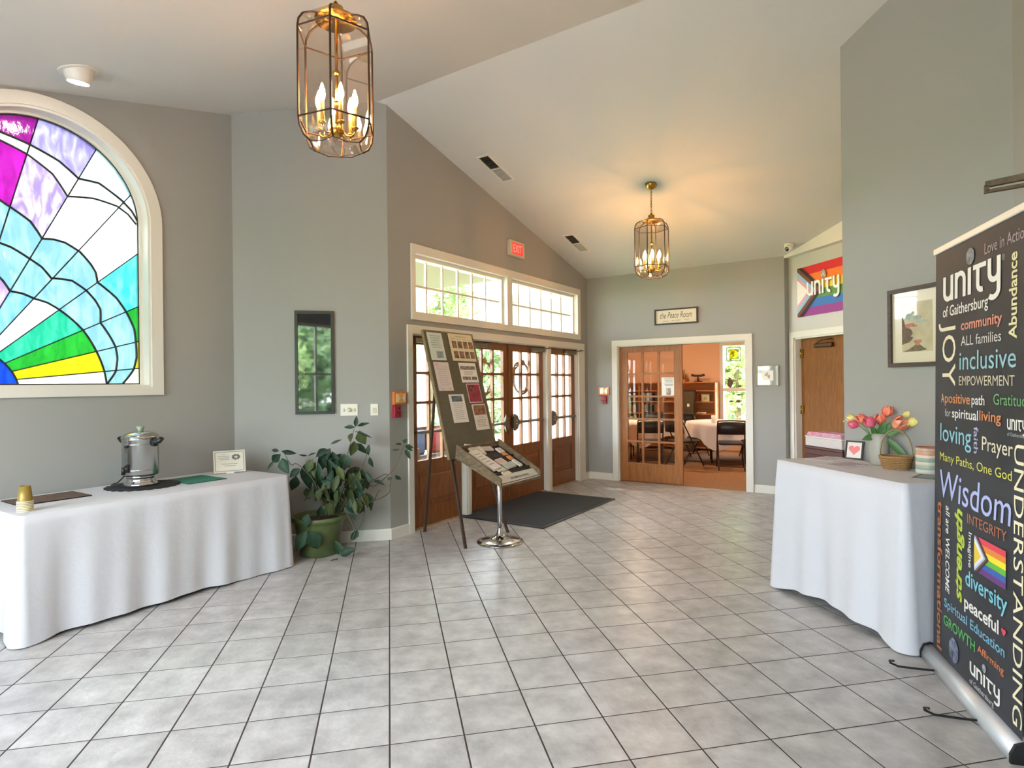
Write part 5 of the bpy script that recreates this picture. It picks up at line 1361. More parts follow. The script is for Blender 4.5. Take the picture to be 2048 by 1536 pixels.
def blogo(a0, a1, z0, z1, c):
    x0, zb = ba(a0, z0); x1, _ = ba(a1, z0); _, zt = ba(a0, z1)
    o = logo_unity(bn, x1 - x0, zt - zb, bmat(c)); o.matrix_basis = BM2 @ Matrix.Translation((x0, -.0022, zb))
def bdisc(a, z, rx, rz, c1, c2, nm, seed=1, sc=20):
    x, zz = ba(a, z); f = MB(); f.prism([(rx * math.cos(2 * PI * i / 24), rz * math.sin(2 * PI * i / 24)) for i in range(24)], -.0008, 0)
    o = f.build(nm, mat('disc_' + c1 + c2, c1, .6, col2=c2, vary=.4, scale=sc), bn); o.matrix_basis = BM2 @ Matrix.Translation((x, -.0035, zz))
W_ = 'eceae4'; CR = 'ece0c4'
bword('Love in Action', .639, 1.993, .985, 2.040, 'a89ca4')
bdisc(.507, 2.012, .040, .038, '9aa0a6', '5c6068', 'globe_emblem', sc=35)
blogo(.198, .775, 1.845, 1.965, W_)
bword('\u00ae', .785, 1.94, .81, 1.965, 'a8a8a8')
bword('of Gaithersburg', .193, 1.772, .664, 1.822, W_, bold=.01)
bword('community', .397, 1.694, .780, 1.735, 'd98f7c', bold=.02)
bword('ALL families', .395, 1.621, .770, 1.665, 'd8d8d6')
bvert('JOY', .192, 1.745, 1.435, .342, CR)
bword('inclusive', .376, 1.512, .882, 1.594, '93c4d2')
bword('EMPOWERMENT', .369, 1.440, .869, 1.482, 'd2c8b0')
bvert('Abundance', .83, 1.622, 1.955, .89, 'e2dcae', cw=False, bold=.02)
bword('A', .163, 1.355, .195, 1.398, 'e0c8b0')
bword('positive', .206, 1.355, .481, 1.398, 'd98a58', bold=.01)
bword('path', .497, 1.356, .619, 1.398, W_, bold=.01)
bword('Gratitude', .698, 1.362, 1.0 - .01, 1.407, '6fae74')
bword('for', .204, 1.288, .270, 1.325, 'c8c8c4')
bword('spiritual', .287, 1.287, .557, 1.330, W_, bold=.01)
bword('living', .570, 1.290, .759, 1.333, 'd98a58', bold=.01)
bword('loving', .145, 1.165, .487, 1.250, '8ecbdc')
bvert('faith', .518, 1.258, 1.141, .559, 'b8b4dc', bold=.01)
bword('Prayer', .590, 1.163, .847, 1.222, 'ece4cc')
blogo(.806, .95, 1.268, 1.310, W_)
bword('of Gaithersburg', .806, 1.243, .95, 1.257, 'b8c4c4')
bword('Many Paths, One God', .137, 1.067, .837, 1.107, 'dcd860')
bword('Wisdom', .131, .885, .825, 1.018, 'b4bcec', shear=.1)
bvert('UNDERSTANDING', .862, 1.215, .115, .932, 'efe6c4')
bvert('transformational', .108, .858, .10, .165, 'b0683c', bold=.02)
bvert('all are WELCOME', .205, .850, .421, .250, W_, shear=.15, bold=.01)
bvert('strength', .288, .425, .862, .365, 'b8cc3c', cw=False, shear=.25, bold=.03)
bword('INTEGRITY', .437, .816, .789, .860, 'b8704c')
bvert('Imagine', .452, .778, .618, .482, W_, bold=.01)
bword('diversity', .410, .530, .784, .600, '7cc8dc', bold=.01)
bword('peaceful', .395, .420, .712, .478, W_, bold=.02)
bword('Spiritual Education', .170, .344, .758, .388, '78b4d0', bold=.01)
bword('GROWTH', .160, .254, .497, .303, '58b060', bold=.01)
bword('Affirming', .521, .270, .749, .302, 'd07c50', bold=.01)
bdisc(.277, .168, .052, .058, '8890a8', '2c3048', 'earth_emblem', sc=28)
blogo(.442, .716, .140, .195, W_)
bdisc(.585, .222, .016, .018, 'b8bcc0', '707880', 'globe_emblem', sc=60)
bword('of Gaithersburg', .440, .094, .660, .118, 'd0d0d0')
hx_, hz_ = ba(.758, .448); hp2 = []
for k in range(24):
    a = 2 * PI * k / 24; hp2.append((.0011 * 16 * math.sin(a) ** 3, .0011 * (13 * math.cos(a) - 5 * math.cos(2 * a) - 2 * math.cos(3 * a) - math.cos(4 * a))))
f = MB(); f.prism(hp2, -.0008, 0); o = f.build('heart_emblem', bmat('d8485c'), bn); o.matrix_basis = BM2 @ Matrix.Translation((hx_, -.0035, hz_))
# printed flag emblem
fx0, fz0 = ba(.513, .622); fx1, fz1 = ba(.785, .779)
fe = empty('printed_flag', (0, 0, 0)); fe.parent = bn; fe.matrix_basis = BM2 @ Matrix.Translation(((fx0 + fx1) / 2, -.003, (fz0 + fz1) / 2))
stripe_flag(fe, fx1 - fx0, fz1 - fz0, 0, 6, ['e0485a', 'e88a3c', 'f2e03a', '68b83c', '3c62b0', '6a3c80'], 2)
chevron(fe, fx1 - fx0, fz1 - fz0, [.125, .112, .098, .085, .062], ['3a3036', '7a5a50', 'b8c8e0', 'e6e2ea', 'e8cc48'], -.001)

# ------------------------------------------------------------------ low cabinet and boxes before the alcove door
cb = thing('low_cabinet', 'dark red-brown wooden cabinet behind the tall table, before the alcove door', 'cabinet', (4.925, 5.935, 0), -PI / 2)
M_mah = wood('mahogany', '55291f', '3a1a14', .35, (12, 12, 2))
f = MB(); f.cbox((0, 0, .34), (.60, .22, .68), .004); f.build('body', M_mah, cb)
f = MB(); f.cbox((0, 0, .695), (.62, .245, .03), .006); f.build('top', M_mah, cb)
for sx in (-1, 1):
    f = MB(); f.cbox((sx * .145, -.114, .33), (.27, .012, .58), .006); d_ = f.build('door', M_mah, cb)
    f = MB(); f.lathe([(0, .022), (.012, .02), (.012, .01), (.006, 0)], 12, M=Matrix.Translation((sx * .04, -.120, .36)) @ Matrix.Rotation(PI / 2, 4, 'X')); f.build('knob', M_brass, d_)
bx_ = thing('storage_box', 'long pale grey box on the cabinet before the alcove door', 'box', (4.925, 5.935, .711), -PI / 2)
f = MB(); f.cbox((0, 0, .05), (.58, .215, .10), .004); f.build('box', mat('box_grey', 'b8b0ac', .7), bx_)
f = MB(); f.cbox((0, 0, .108), (.59, .225, .018), .004); f.build('lid', mat('box_lid', 'c8beb8', .7), bx_)
pk = thing('pink_cloth', 'folded pink patterned cloth on the pale box before the alcove door', 'cloth', (4.925, 5.935, .829), -PI / 2)
f = MB()
for k in range(3): f.cbox((.01 * k, -.005 * k, .008 + k * .015), (.56 - .02 * k, .21, .014), .005)
f.build('folds', mat('pink_cloth', 'd8808c', .8, vary=.3, scale=18, col2='c8b0d0'), pk)

# ------------------------------------------------------------------ side room furniture
def fwp(x, y, z=0.0): return FW.pt(x, y, z)
M_pine = wood('pine_shelf', 'c98a4a', 'b07438', .5, (1, 10, 10))
def bookcase(label, x0, x1, h_, shelves, div):
    t = thing('bookcase', label, 'bookcase', fwp((x0 + x1) / 2, DEP - .17, .002), FW.rz); w_ = x1 - x0
    f = MB(); f.box(-w_ / 2, -w_ / 2 + .022, -.15, .15, 0, h_); f.box(w_ / 2 - .022, w_ / 2, -.15, .15, 0, h_); f.box(-w_ / 2, w_ / 2, -.15, .15, h_ - .022, h_); f.build('carcass', M_pine, t)
    f = MB(); f.box(-w_ / 2 + .02, w_ / 2 - .02, .135, .15, .0, h_ - .02); f.build('back_panel', M_pine, t)
    for z in shelves: f = MB(); f.box(-w_ / 2 + .022, w_ / 2 - .022, -.145, .135, z - .011, z + .011); f.build('shelf', M_pine, t)
    for d_ in div: f = MB(); f.box(d_ - .011, d_ + .011, -.14, .135, .05, h_ - .022); f.build('divider', M_pine, t)
    return t
shz = [.06, .29, .53, .78, 1.04, 1.28]
bookcase('pine bookcase beside the narrow window of the side room', -.40, .76, 1.47, shz, [])
bookcase('pine bookcase seen through the sliding door glass', -1.46, -.41, 1.47, shz, [.0])
BC = ['5a3a4a', '8a3a30', '3c4a6a', 'b8a890', '6a5a40', '9a9aa0', '45505a', 'a86a4a', '2e3a34', 'c8c0b0']
rb = random.Random(11)
def book(x, z, th, h_, c, lb, lying=False):
    t = thing('book', lb, 'book', fwp(x, DEP - .20, z + .013), FW.rz, 'books on the pine bookcases')
    f = MB()
    if lying: f.cbox((0, 0, th / 2), (h_, .16, th), .003)
    else: f.cbox((0, 0, h_ / 2), (th, .16, h_), .003)
    f.build('cover', mat('book_' + c, c, .6), t)
    f = MB()
    if lying: f.box(-h_ / 2 + .004, h_ / 2 - .004, -.082, .07, th * .15, th * .85)
    else: f.box(-th * .35, th * .35, -.078, .076, .004, h_ + .0012)
    f.build('pages', M_paper, t)
COLN = {'5a3a4a': 'plum', '8a3a30': 'brick red', '3c4a6a': 'navy', 'b8a890': 'tan', '6a5a40': 'olive brown', '9a9aa0': 'grey', '45505a': 'slate', 'a86a4a': 'rust', '2e3a34': 'dark green', 'c8c0b0': 'cream'}
ORD = ['first', 'second', 'third', 'fourth', 'fifth', 'sixth', 'seventh', 'eighth', 'ninth', 'tenth', 'eleventh', 'twelfth', 'thirteenth', 'fourteenth', 'fifteenth', 'sixteenth', 'seventeenth', 'eighteenth', 'nineteenth', 'twentieth']
for row, z in enumerate((.53, .78, 1.04)):
    x = -1.40; kk = 0
    while x < -.50:
        if abs(x + .93) < .05: x += .07; continue
        th = rb.uniform(.045, .075); h_ = rb.uniform(.16, .20); c = BC[(kk * 3 + row * 4) % 10]; kk += 1
        if kk % 5: book(x + th / 2, z, th - .003, h_, c, '%s book, %s from the left, %s shelf behind the sliding door' % (COLN[c], ORD[kk - 1], ('lower', 'middle', 'upper')[row]))
        x += th if rb.random() < .85 else th + .06
book(.20, 1.04, .05, .20, '5a3a4a', 'plum book lying flat on the shelf under the dark stand', True)
book(.38, 1.04, .03, .15, '8a3a30', 'thin brick red book standing beside the cream card on the shelf')
book(.20, .78, .04, .20, '8a3a30', 'brick red book lying on the lower shelf beside the tall case', True)
book(.46, .78, .035, .20, 'a86a4a', 'rust book lying on the lower shelf toward the window', True)
t = thing('greeting_card', 'cream card standing on the bookcase shelf', 'card', fwp(.52, DEP - .2, 1.053), FW.rz)
f = MB(); f.cbox((0, 0, .08), (.17, .004, .16)); f.build('card', mat('card_cream2', 'd8c898', .7), t); f = MB(); f.box(-.03, .03, -.004, -.002, .03, .10); f.build('motif', mat('card_green', 'a8b070', .7), t); f = MB(); f.prism([(.002, 0), (.05, 0), (.002, .12)], -.01, .01, 'x'); f.build('stand', M_paper, t)
t = thing('table_sculpture', 'dark T-shaped stand on top of the bookcase', 'sculpture', fwp(.36, DEP - .18, 1.472), FW.rz)
f = MB(); f.cbox((0, 0, .01), (.16, .09, .02), .004); f.build('foot', mat('dark_plum', '3a1c20', .5), t)
f = MB(); f.tube([(0, 0, .02), (0, 0, .13)], [.022, .014], 10); f.build('stem', mat('dark_plum', '3a1c20', .5), t)
f = MB(); f.tube([(-.14, 0, .15), (-.06, 0, .135), (.06, 0, .135), (.14, 0, .15)], [.028, .024, .024, .028], 10); f.build('bar', mat('dark_plum', '3a1c20', .5), t)
t = thing('ornament', 'gilded twisted ornament on the bookcase behind the sliding door edge', 'ornament', fwp(-.02, DEP - .18, 1.472), FW.rz)
f = MB(); f.cbox((0, 0, .03), (.22, .12, .06), .008); f.build('plinth', M_pine, t)
f = MB()
for k in range(5): f.tube([(-.08 + .04 * k, 0, .06), (-.09 + .045 * k, .02, .14), (-.06 + .03 * k, -.01, .22), (-.07 + .04 * k, .0, .27)], [.022, .03, .024, .008], 8)
f.build('figures', mat('gilt', 'a8803c', .3, .8), t)
t = thing('tall_case', 'tall olive-brown case leaning before the bookcase', 'case', fwp(.27, DEP - .52, .002), FW.rz)
f = MB(); f.prism([(-.10, 0), (.10, 0), (.095, .55), (.11, 1.28), (-.11, 1.28), (-.095, .55)], -.08, .08); f.build('body', mat('case_olive', '4c4020', .5, vary=.2, scale=8), t)
f = MB(); f.cbox((0, 0, 1.29), (.25, .18, .03), .006); f.build('edge_cap', mat('case_dark', '2e1a14', .5), t)
f = MB(); f.cbox((0, 0, .02), (.24, .18, .04), .006); f.build('foot', mat('case_dark', '2e1a14', .5), t)
f = MB(); f.box(-.025, .025, -.083, -.08, .95, 1.01); f.build('label_patch', M_paper, t)
# round tables with white cloths
def round_cloth(r_, h_, seed, drop=.40):
    mb = MB(); n = 96; vs = []; fs = []; rnd = random.Random(seed); ph = rnd.uniform(0, 6)
    rows = [(0.0, h_), (r_ * .5, h_), (r_, h_)]
    for j in range(8):
        tt = (j + 1) / 8; rows.append((None, tt))
    for (rr_, z) in rows:
        for i in range(n):
            a = 2 * PI * i / n
            if rr_ is None:
                tt = z; corner = abs(math.sin(2 * a + .6)) ** 3
                d_ = (drop * (.62 + .55 * corner)) * tt; fo = .03 * math.sin(a * 11 + ph) * tt + .02 * math.sin(a * 19 + ph * 2) * tt
                q = r_ + .008 + fo + .015 * tt; vs.append((q * math.cos(a), q * math.sin(a), h_ - d_))
            else: vs.append((rr_ * math.cos(a), rr_ * math.sin(a), z))
    for j in range(len(rows) - 1):
        for i in range(n): k = (i + 1) % n; fs.append((j * n + i, j * n + k, (j + 1) * n + k, (j + 1) * n + i))
    mb.add(vs, fs, True); return mb
def round_table(label, clabel, p, r_, seed):
    t = thing('round_table', label, 'table', p, FW.rz + .3)
    f = MB(); f.lathe([(0, .705), (r_ - .01, .705), (r_, .712), (r_, .728), (0, .73)], 48); f.build('tabletop', _mats['laminate'], t)
    for k in range(4):
        a = PI / 4 + PI / 2 * k; f = MB(); f.tube([(.42 * r_ / .76 * math.cos(a), .42 * r_ / .76 * math.sin(a), 0), (.40 * math.cos(a), .40 * math.sin(a), .705)], .013, 8); f.build('leg', M_dk, t)
    o = round_cloth(r_, .736, seed).build('tablecloth', mat('white_cloth_warm', 'e4dcd2', .85)); o.location = p; o.rotation_euler = (0, 0, FW.rz + .9 + seed * .2)
    tag(o, clabel, 'tablecloth')
pA = fwp(1.36, 2.98, .002); pB = fwp(-.10, 2.75, .002)
round_table('round folding table under the white cloth right in the side room', 'white cloth with pointed drops on the nearer round table of the side room', pA, .72, 1)
round_table('round folding table under the white cloth behind the sliding door', 'white cloth on the round table seen through the sliding door glass', pB, .70, 2)
t = thing('candle_glass', 'frosted white candle glass on the round table in the side room', 'candle', fwp(1.27, 2.42, .740), 0)
f = MB(); f.lathe([(0, 0), (.038, 0), (.040, .01), (.042, .135), (.038, .135), (.036, .02), (0, .018)], 20); f.build('glass', mat('frosted', 'e6e0d4', .3), t)
f = MB(); f.lathe([(0, .02), (.034, .02), (.034, .05), (0, .052)], 16); f.build('wax', mat('wax', 'e8d8b8', .5), t)
def folding_chair():
    t = empty('folding_chair', (0, 0, 0)); M_c = mat('chair_steel', '4a382c', .4, .6); M_v = mat('black_vinyl', '1c1b1c', .45)
    f = MB(); f.cbox((0, 0, .445), (.40, .40, .045), .018); f.build('seat', M_v, t)
    f = MB(); vs = []; fs = []
    for i in range(9):
        x = -.21 + .42 * i / 8; y = .215 + .035 * (1 - (x / .21) ** 2)
        for (dy, z) in ((-.012, .60), (.012, .60), (.012, .81 - .02 * (x / .21) ** 4), (-.012, .81 - .02 * (x / .21) ** 4)): vs.append((x, y + dy + (z - .6) * .15, z))
    for i in range(8):
        for k in range(4): fs.append((i * 4 + k, i * 4 + (k + 1) % 4, (i + 1) * 4 + (k + 1) % 4, (i + 1) * 4 + k))
    fs += [(0, 1, 2, 3), (35, 34, 33, 32)]
    f.add(vs, fs, True); f.build('backrest', M_v, t)
    for sx in (-1, 1):
        x = sx * .215
        f = MB(); f.tube([(x, -.26, .008), (x, .0, .42), (x, .20, .74), (x * .97, .235, .82)], .0115, 8); f.build('leg', M_c, t)
        f = MB(); f.tube([(x * .93, .24, .008), (x * .93, .02, .33), (x * .93, -.10, .44)], .0115, 8); f.build('leg', M_c, t)
    f = MB(); f.tube([(-.215, -.22, .07), (.215, -.22, .07)], .008, 6); f.tube([(-.2, .20, .07), (.2, .20, .07)], .008, 6); f.build('stretcher', M_c, t)
    f = MB(); f.tube([(-.2085, .235, .82), (0, .262, .83), (.2085, .235, .82)], .0115, 8); f.build('top_rail', M_c, t)
    return t
CH = folding_chair()
def face(p, c):                                     # chair's front (-y) turned towards c
    d = Vector((c[0] - p[0], c[1] - p[1])); return math.atan2(d.y, d.x) + PI / 2
chs = [((1.66, 1.98), pA, 'black folding chair right of the opening with its back to us'), ((.86, 2.0), pA, 'black folding chair between the sliding door edge and the round table'), ((.52, 3.62), pA, 'black folding chair on the far left of the nearer round table'), ((1.66, 4.02), pA, 'black folding chair by the narrow window with a bag on it'), ((.36, 1.70), pB, 'folding chair with its back to us seen through the sliding door glass'), ((-.62, 1.75), pB, 'folding chair at the far left seen through the sliding door glass'), ((-.35, 3.72), pB, 'folding chair on the far side of the table behind the sliding door')]
for i, ((x, y), c, lb) in enumerate(chs):
    o = CH if i == 0 else copy_tree(CH)
    p = fwp(x, y, .002); o.location = p; o.rotation_euler = (0, 0, face(p, c)); tag(o, lb, 'chair', 'folding chairs in the side room')
bp_ = fwp(1.66, 4.04, .47)
t = thing('shoulder_bag', 'black bag on the folding chair by the narrow window', 'bag', bp_, FW.rz)
f = MB(); f.lathe([(0, 0), (.15, .0), (.17, .06), (.15, .22), (.10, .34), (.04, .36), (0, .36)], 20, M=Matrix.Diagonal((1, .6, 1, 1))); f.build('body', M_black, t)
f = MB(); f.tube([(-.10, 0, .30), (-.06, 0, .44), (.06, 0, .44), (.10, 0, .30)], .012, 8); f.build('handle', M_black, t)
# stained panel and bird cut-outs at the narrow window
t = FW.thing('stained_panel', 'small amber stained-glass panel hanging in the narrow window', 'glass panel', (SW0 + SW1) / 2 - .02, DEP - .03, 2.05)
f = MB(); f.ring(frame_quad(-.15, .15, -.15, .15), frame_quad(-.135, .135, -.135, .135), -.006, .006); f.ring(frame_quad(-.10, .10, -.10, .10), frame_quad(-.09, .09, -.09, .09), -.005, .005); f.build('came', mat('came_grey', '6a7478', .4, .7), t)
f = MB(); f.box(-.09, .09, -.002, .002, -.09, .09); f.build('amber_glass', thin_glass('amber', (.75, .50, .08), .1, .05, 1.0, (.85, .62, .2)), t)
f = MB(); f.ring(frame_quad(-.136, .136, -.136, .136), frame_quad(-.099, .099, -.099, .099), -.002, .002); f.build('clear_border', thin_glass('border_glass', (.75, .82, .88), .1, .05), t)
f = MB(); f.tube([(-.13, 0, .15), (0, 0, .20), (.13, 0, .15)], .0015, 5); f.build('chain', M_black, t)
for k, (x, z, sx, sz, lb) in enumerate(((-.12, 1.44, .055, .12, 'largest brown bird cut-out in the narrow window'), (.08, 1.37, .05, .025, 'flat bird cut-out above the window rail'), (.06, 1.19, .055, .022, 'bird cut-out just below the window rail'), (-.10, 1.05, .05, .024, 'lower left bird cut-out in the narrow window'), (.05, 1.05, .05, .035, 'lower right bird cut-out in the narrow window'))):
    t = FW.thing('bird_ornament', lb, 'ornament', (SW0 + SW1) / 2 + x, DEP + .035, z, 'bird cut-outs in the narrow window')
    f = MB(); blob(f, 0, 0, sx, sz, -.002, .002, 20 + k, 12); f.build('body', mat('bird_brown', '5a4438', .6), t)
    f = MB(); f.prism([(sx * .6, sz * .2), (sx * 1.5, sz * .8), (sx * 1.2, -sz * .3)], -.002, .002); f.build('wing', mat('bird_brown', '5a4438', .6), t)
# unseen lamps added under the ceiling to light the side room
for k, (x, y) in enumerate(((-.2, 2.4), (2.6, 2.4))):
    t = thing('added_room_lamp', ('unseen lamp added to light the left half of the side room', 'unseen lamp added to light the right half of the side room')[k], 'lamp', fwp(x, y, 2.66), FW.rz)
    f = MB(); f.lathe([(.20, .088), (.20, .07), (.17, .02), (.10, .0), (0, -.006)], 28); f.build('diffuser', mat('added_lamp_glow', 'ffffff', .5, emit='ffe2c4', es=20.0), t)
    f = MB(); f.lathe([(.205, .065), (.215, .068), (.215, .09), (0, .09)], 28, cap=False); f.build('rim', M_brass, t)

# ------------------------------------------------------------------ outdoors beyond the entrance
M_lawn = mat('lawn', '87956c', .9, vary=.35, scale=1.2, col2='748556')
f = MB(); gpts = [(-60, -45), (70, -45), (70, 80), (-60, 80)]
f.box(-60, 70, -45, 80, -.30, -.14); o = f.build('ground', M_lawn); tag(o, kind='structure')
f = MB(); f.box(-4, 9, .165, 7.0, -.14, -.06); o = f.build('bounce_slab', mat('bounce_slab_grey', 'b3b2b4', .8, vary=.15, scale=2)); o.location = BK.o; o.rotation_euler = (0, 0, BK.rz); tag(o, 'unseen pale slab added behind the hall for neutral bounce light', kind='structure')  # unseen slab added so the rear windows bounce less green inside
def dwp(x, y, z=0.0): return DW.pt(x, y, z)
M_conc = mat('concrete', 'b8b2a8', .8, vary=.15, scale=4)
f = MB(); f.box(.06, 4.0, .165, 3.5, -.14, -.005); o = f.build('porch_slab', M_conc); o.location = DW.o; o.rotation_euler = (0, 0, DW.rz); tag(o, 'concrete porch slab outside the entrance doors', kind='structure')
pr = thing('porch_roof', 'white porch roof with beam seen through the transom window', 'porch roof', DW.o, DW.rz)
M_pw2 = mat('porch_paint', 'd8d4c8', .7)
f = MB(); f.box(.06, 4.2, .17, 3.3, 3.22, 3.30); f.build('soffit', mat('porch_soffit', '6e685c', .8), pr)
f = MB(); f.box(-.6, 4.2, 3.15, 3.3, 3.0, 3.22); f.build('beam', M_pw2, pr)
f = MB(); f.box(-.6, 4.2, 3.1, 3.4, 3.30, 3.38); f.build('fascia', M_pw2, pr)
for k, x in enumerate((.1, 2.1, 4.05)):
    t = thing('porch_column', ('white porch column at the left of the entrance', 'white porch column outside the right entrance door', 'white porch column farthest right outside the entrance')[k], 'column', dwp(x, 3.22, -.005), DW.rz)
    f = MB(); f.lathe([(.11, .10), (.105, .14), (.095, 1.4), (.085, 2.86), (.10, 2.88), (.10, 2.92)], 20, cap=False); f.build('shaft', M_pw2, t)
    f = MB(); f.cbox((0, 0, .05), (.26, .26, .10), .008); f.build('plinth', M_pw2, t); f = MB(); f.cbox((0, 0, 2.96), (.24, .24, .08), .008); f.build('capital', M_pw2, t)
# white boarding on the outside of the side room
sw = thing('siding_wall', 'white boarded outer wall of the side room beyond the entrance doors', 'siding', fwp(-1.6, .14, -.005), FW.rz)
for k in range(19):
    f = MB(); f.prism([(-.03, k * .15), (.0, k * .15), (.0, k * .15 + .15), (-.012, k * .15 + .15)], .0, DEP + .1, 'y'); f.build('board', M_pw2, sw)
f = MB(); f.box(-.35, .3, -.02, DEP + .2, 2.86, 3.0); f.build('eave', M_pw2, sw)
for k in range(19):
    f = MB(); f.prism([(-.03, k * .15), (.0, k * .15), (.0, k * .15 + .15), (-.012, k * .15 + .15)], .0, 1.42, 'x'); f.build('board', M_pw2, sw)
# wreaths on the double doors
for k, (x, lb) in enumerate(((1.69, 'twig wreath hanging outside the left leaf of the double door'), (2.55, 'twig wreath hanging outside the right leaf of the double door'))):
    t = thing('wreath', lb, 'wreath', dwp(x, .13, 1.55), DW.rz, 'twig wreaths on the double door'); f = MB(); rw = random.Random(k)
    for q in range(7):
        ph = rw.uniform(0, 6); f.tube([((.20 + .018 * math.sin(a * .9 + ph)) * math.cos(a * PI / 16), .016 * math.cos(a * .7 + ph), (.20 + .018 * math.sin(a * .9 + ph)) * math.sin(a * PI / 16)) for a in range(32)], .007, 5, closed=True)
    f.build('twigs', mat('twig', '7a5a3c', .8), t)
    f = MB(); blob(f, .0, .20, .06, .04, -.03, -.012, 3 + k, 10); f.build('bow', mat('wreath_bow', 'b09a6a', .7), t)
    f = MB(); f.box(.10, .22, -.012, -.010, -.12, .06); f.build('notice', M_paper, t) if k else None
# bench with cushions outside
bh = thing('porch_bench', 'porch bench with red and blue cushions outside the double door', 'bench', dwp(2.6, 1.7, -.005), DW.rz)
f = MB(); f.box(-.6, .6, -.22, .22, .40, .44); f.build('seat', M_easel, bh)
f = MB(); f.box(-.6, .6, .20, .24, .50, .85); f.build('backrest', M_easel, bh)
for sx in (-1, 1):
    for sy in (-1, 1): f = MB(); f.box(sx * .57 - .025, sx * .57 + .025, sy * .19 - .025, sy * .19 + .025, 0, .85 if sy > 0 else .6); f.build('leg', M_easel, bh)
for k, (x, c, lb) in enumerate(((-.3, '4a6a9a', 'blue cushion on the porch bench'), (.25, '9a2f3a', 'red cushion on the porch bench'))):
    t = thing('cushion', lb, 'cushion', dwp(2.6 + x, 1.75, .44), DW.rz); f = MB(); f.cbox((0, .05, .19), (.38, .12, .36), .04); f.build('cover', mat('cush_' + c, c, .8), t); f = MB(); f.tube([(-.19, .05, .01), (-.19, .05, .37), (.19, .05, .37), (.19, .05, .01)], .006, 5, closed=True); f.build('piping', mat('cush_' + c, c, .8), t)
# trees and shrubs
M_fol = mat('foliage', '86a562', .6, vary=.5, scale=2.0, col2='a9c284', objrand=.15); M_fold = mat('foliage_dark', '76946a', .6, vary=.5, scale=2.0, col2='94ad80', objrand=.15); M_bark = mat('bark', '6a5a48', .9, vary=.4, scale=6)
def crown_mesh(seed, n, m, rx, rz, leaf):
    q = random.Random(seed); vs = []; fs = []
    cl = [(q.gauss(0, .45), q.gauss(0, .45), q.gauss(0, .42)) for _ in range(22)]
    for k in range(n):
        c = q.choice(cl); p = Vector((c[0] + q.gauss(0, .16), c[1] + q.gauss(0, .16), c[2] + q.gauss(0, .15)))
        if p.length > 1.15: p = p.normalized() * 1.1
        p = Vector((p.x * rx, p.y * rx, p.z * rz)); a = Vector((q.gauss(0, 1), q.gauss(0, 1), q.gauss(0, .6))).normalized(); b = a.orthogonal().normalized(); b = Quaternion(a, q.uniform(0, 6)) @ b
        s = leaf * q.uniform(.6, 1.3); o = len(vs); vs += [p - a * s, p + b * s * .5, p + a * s, p - b * s * .5]; fs.append((o, o + 1, o + 2, o + 3))
    mb = MB(); mb.add(vs, fs); return mb.mesh('foliage', m)
CM = [crown_mesh(1, 5200, M_fol, 2.2, 2.0, .13), crown_mesh(2, 5200, M_fold, 2.4, 2.3, .15), crown_mesh(3, 2200, M_fold, .9, .6, .09)]
def tree(label, p, h_, k, sc, group):
    t = thing('tree', label, 'tree', p, random.uniform(0, 6), group)
    o = link('foliage', CM[k], t, (0, 0, h_)); o.scale = (sc, sc, sc)
    f = MB(); f.tube([(0, 0, 0), (.05, .02, h_ * .5), (-.04, .05, h_ * .85), (.0, .0, h_ * 1.1)], [.13 * sc, .10 * sc, .07 * sc, .03 * sc], 8); f.tube([(.03, .02, h_ * .6), (.5 * sc, .2, h_ * .95), (.9 * sc, .3, h_ * 1.15)], [.05 * sc, .035 * sc, .015], 6); f.tube([(.0, .03, h_ * .65), (-.5 * sc, -.2, h_), (-.8 * sc, .1, h_ * 1.2)], [.05 * sc, .03 * sc, .015], 6); f.build('trunk', M_bark, t)
def shrub(label, p, sc, group):
    t = thing('shrub', label, 'shrub', p, random.uniform(0, 6), group); o = link('foliage', CM[2], t, (0, 0, .5 * sc)); o.scale = (sc, sc, sc)
    f = MB(); f.tube([(0, 0, 0), (.05, 0, .5 * sc)], [.03, .02], 6); f.build('stem', M_bark, t)
gz = -.14
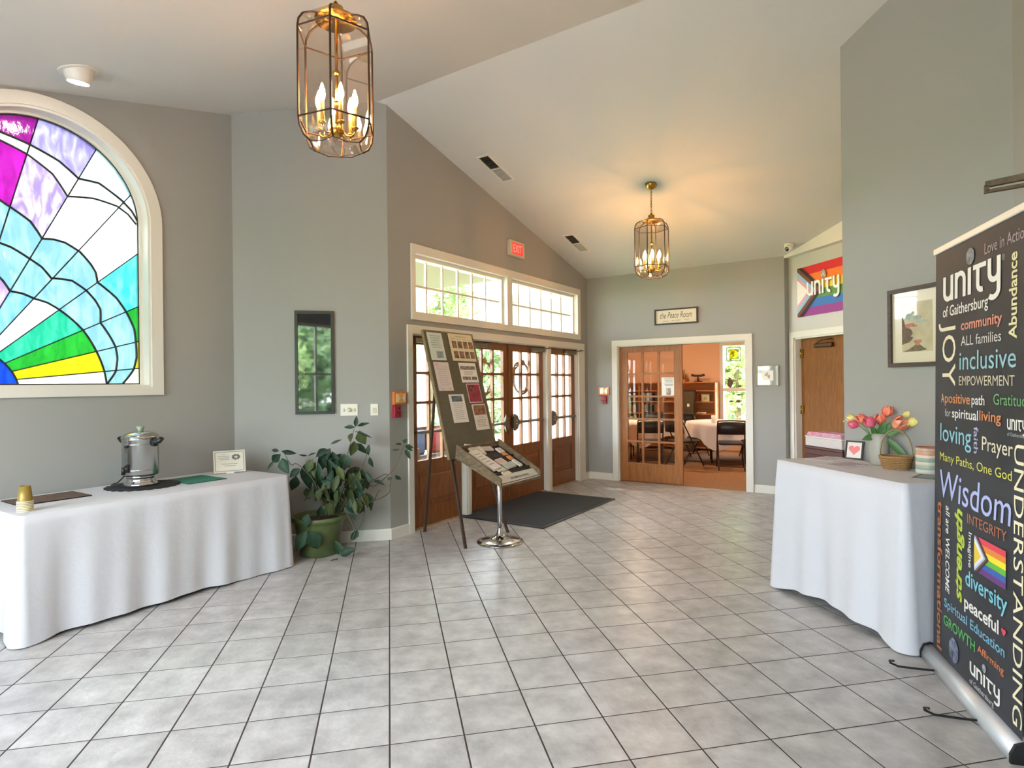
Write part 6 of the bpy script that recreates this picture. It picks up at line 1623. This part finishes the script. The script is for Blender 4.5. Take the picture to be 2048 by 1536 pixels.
for x, y, h_, k, sc, lb in ((7.4, 6.0, 3.75, 0, .55, 'small leafy tree just beyond the porch, seen in the left transom'), (10.5, 8.6, 4.2, 0, .72, 'leafy tree seen low in the transom window'), (15.5, 10.5, 2.8, 1, 1.0, 'bushy tree behind the double door glass'), (21.5, 12.5, 3.0, 1, 1.2, 'tall tree seen through the right leaf of the double door'), (11.0, 14.5, 3.0, 0, 1.1, 'tree to the left of the pale house')):
    tree(lb, dwp(x, y, gz), h_, k, sc, 'trees beyond the entrance')
for x, y, sc, lb in ((5.2, 5.0, .8, 'round shrub outside the leftmost entrance door'), (8.6, 6.4, .9, 'round shrub outside the left leaf of the double door'), (12.0, 7.4, 1.0, 'round shrub outside the right leaf of the double door')):
    shrub(lb, dwp(x, y, gz), sc, 'shrubs beyond the porch')
for x, y, h_, k, sc, lb in ((-2.4, 8.0, 2.6, 0, 1.05, 'tree outside the rear windows on the right'), (-6.0, 11.0, 3.4, 1, 1.4, 'darker tree farther outside the rear windows'), (7.5, 9.0, 2.8, 0, 1.0, 'tree outside the rear windows on the left')):
    tree(lb, BK.pt(x, y, gz), h_, k, sc, 'trees behind the hall')
for x, y, h_, k, sc, lb in ((.2, 4.2, 2.0, 0, .75, 'sunlit tree outside the narrow window of the side room'), (-3.2, 9.5, 3.0, 1, 1.3, 'darker tree farther outside the side room')):
    tree(lb, fwp(x, DEP + y, gz), h_, k, sc, 'trees beyond the side room')
# pale house across the lawn
hs_ = thing('house', 'pale house with grey roof across the lawn, seen through the left door', 'house', dwp(20.0, 20, gz), DW.rz)
f = MB(); f.box(-6, 6, 0, 6, 0, 4.6); f.build('wall', mat('house_paint', 'cfd4d6', .8), hs_)
f = MB(); f.prism([(-.4, 4.6), (6.4, 4.6), (3.0, 6.8)], -6.4, 6.4, 'x'); f.build('roof', mat('roof_grey', '7a7c80', .8), hs_)
for i in range(5):
    for j in range(2):
        f = MB(); x = -4.8 + i * 2.4; z = .9 + j * 2.0; f.ring(frame_quad(x - .5, x + .5, z, z + 1.3), frame_quad(x - .42, x + .42, z + .08, z + 1.22), -.05, .02); w_ = f.build('window', M_trim, hs_)
        f = MB(); f.box(x - .42, x + .42, -.02, .0, z + .08, z + 1.22); f.build('pane', mat('house_pane', '7f93a5', .2), w_)
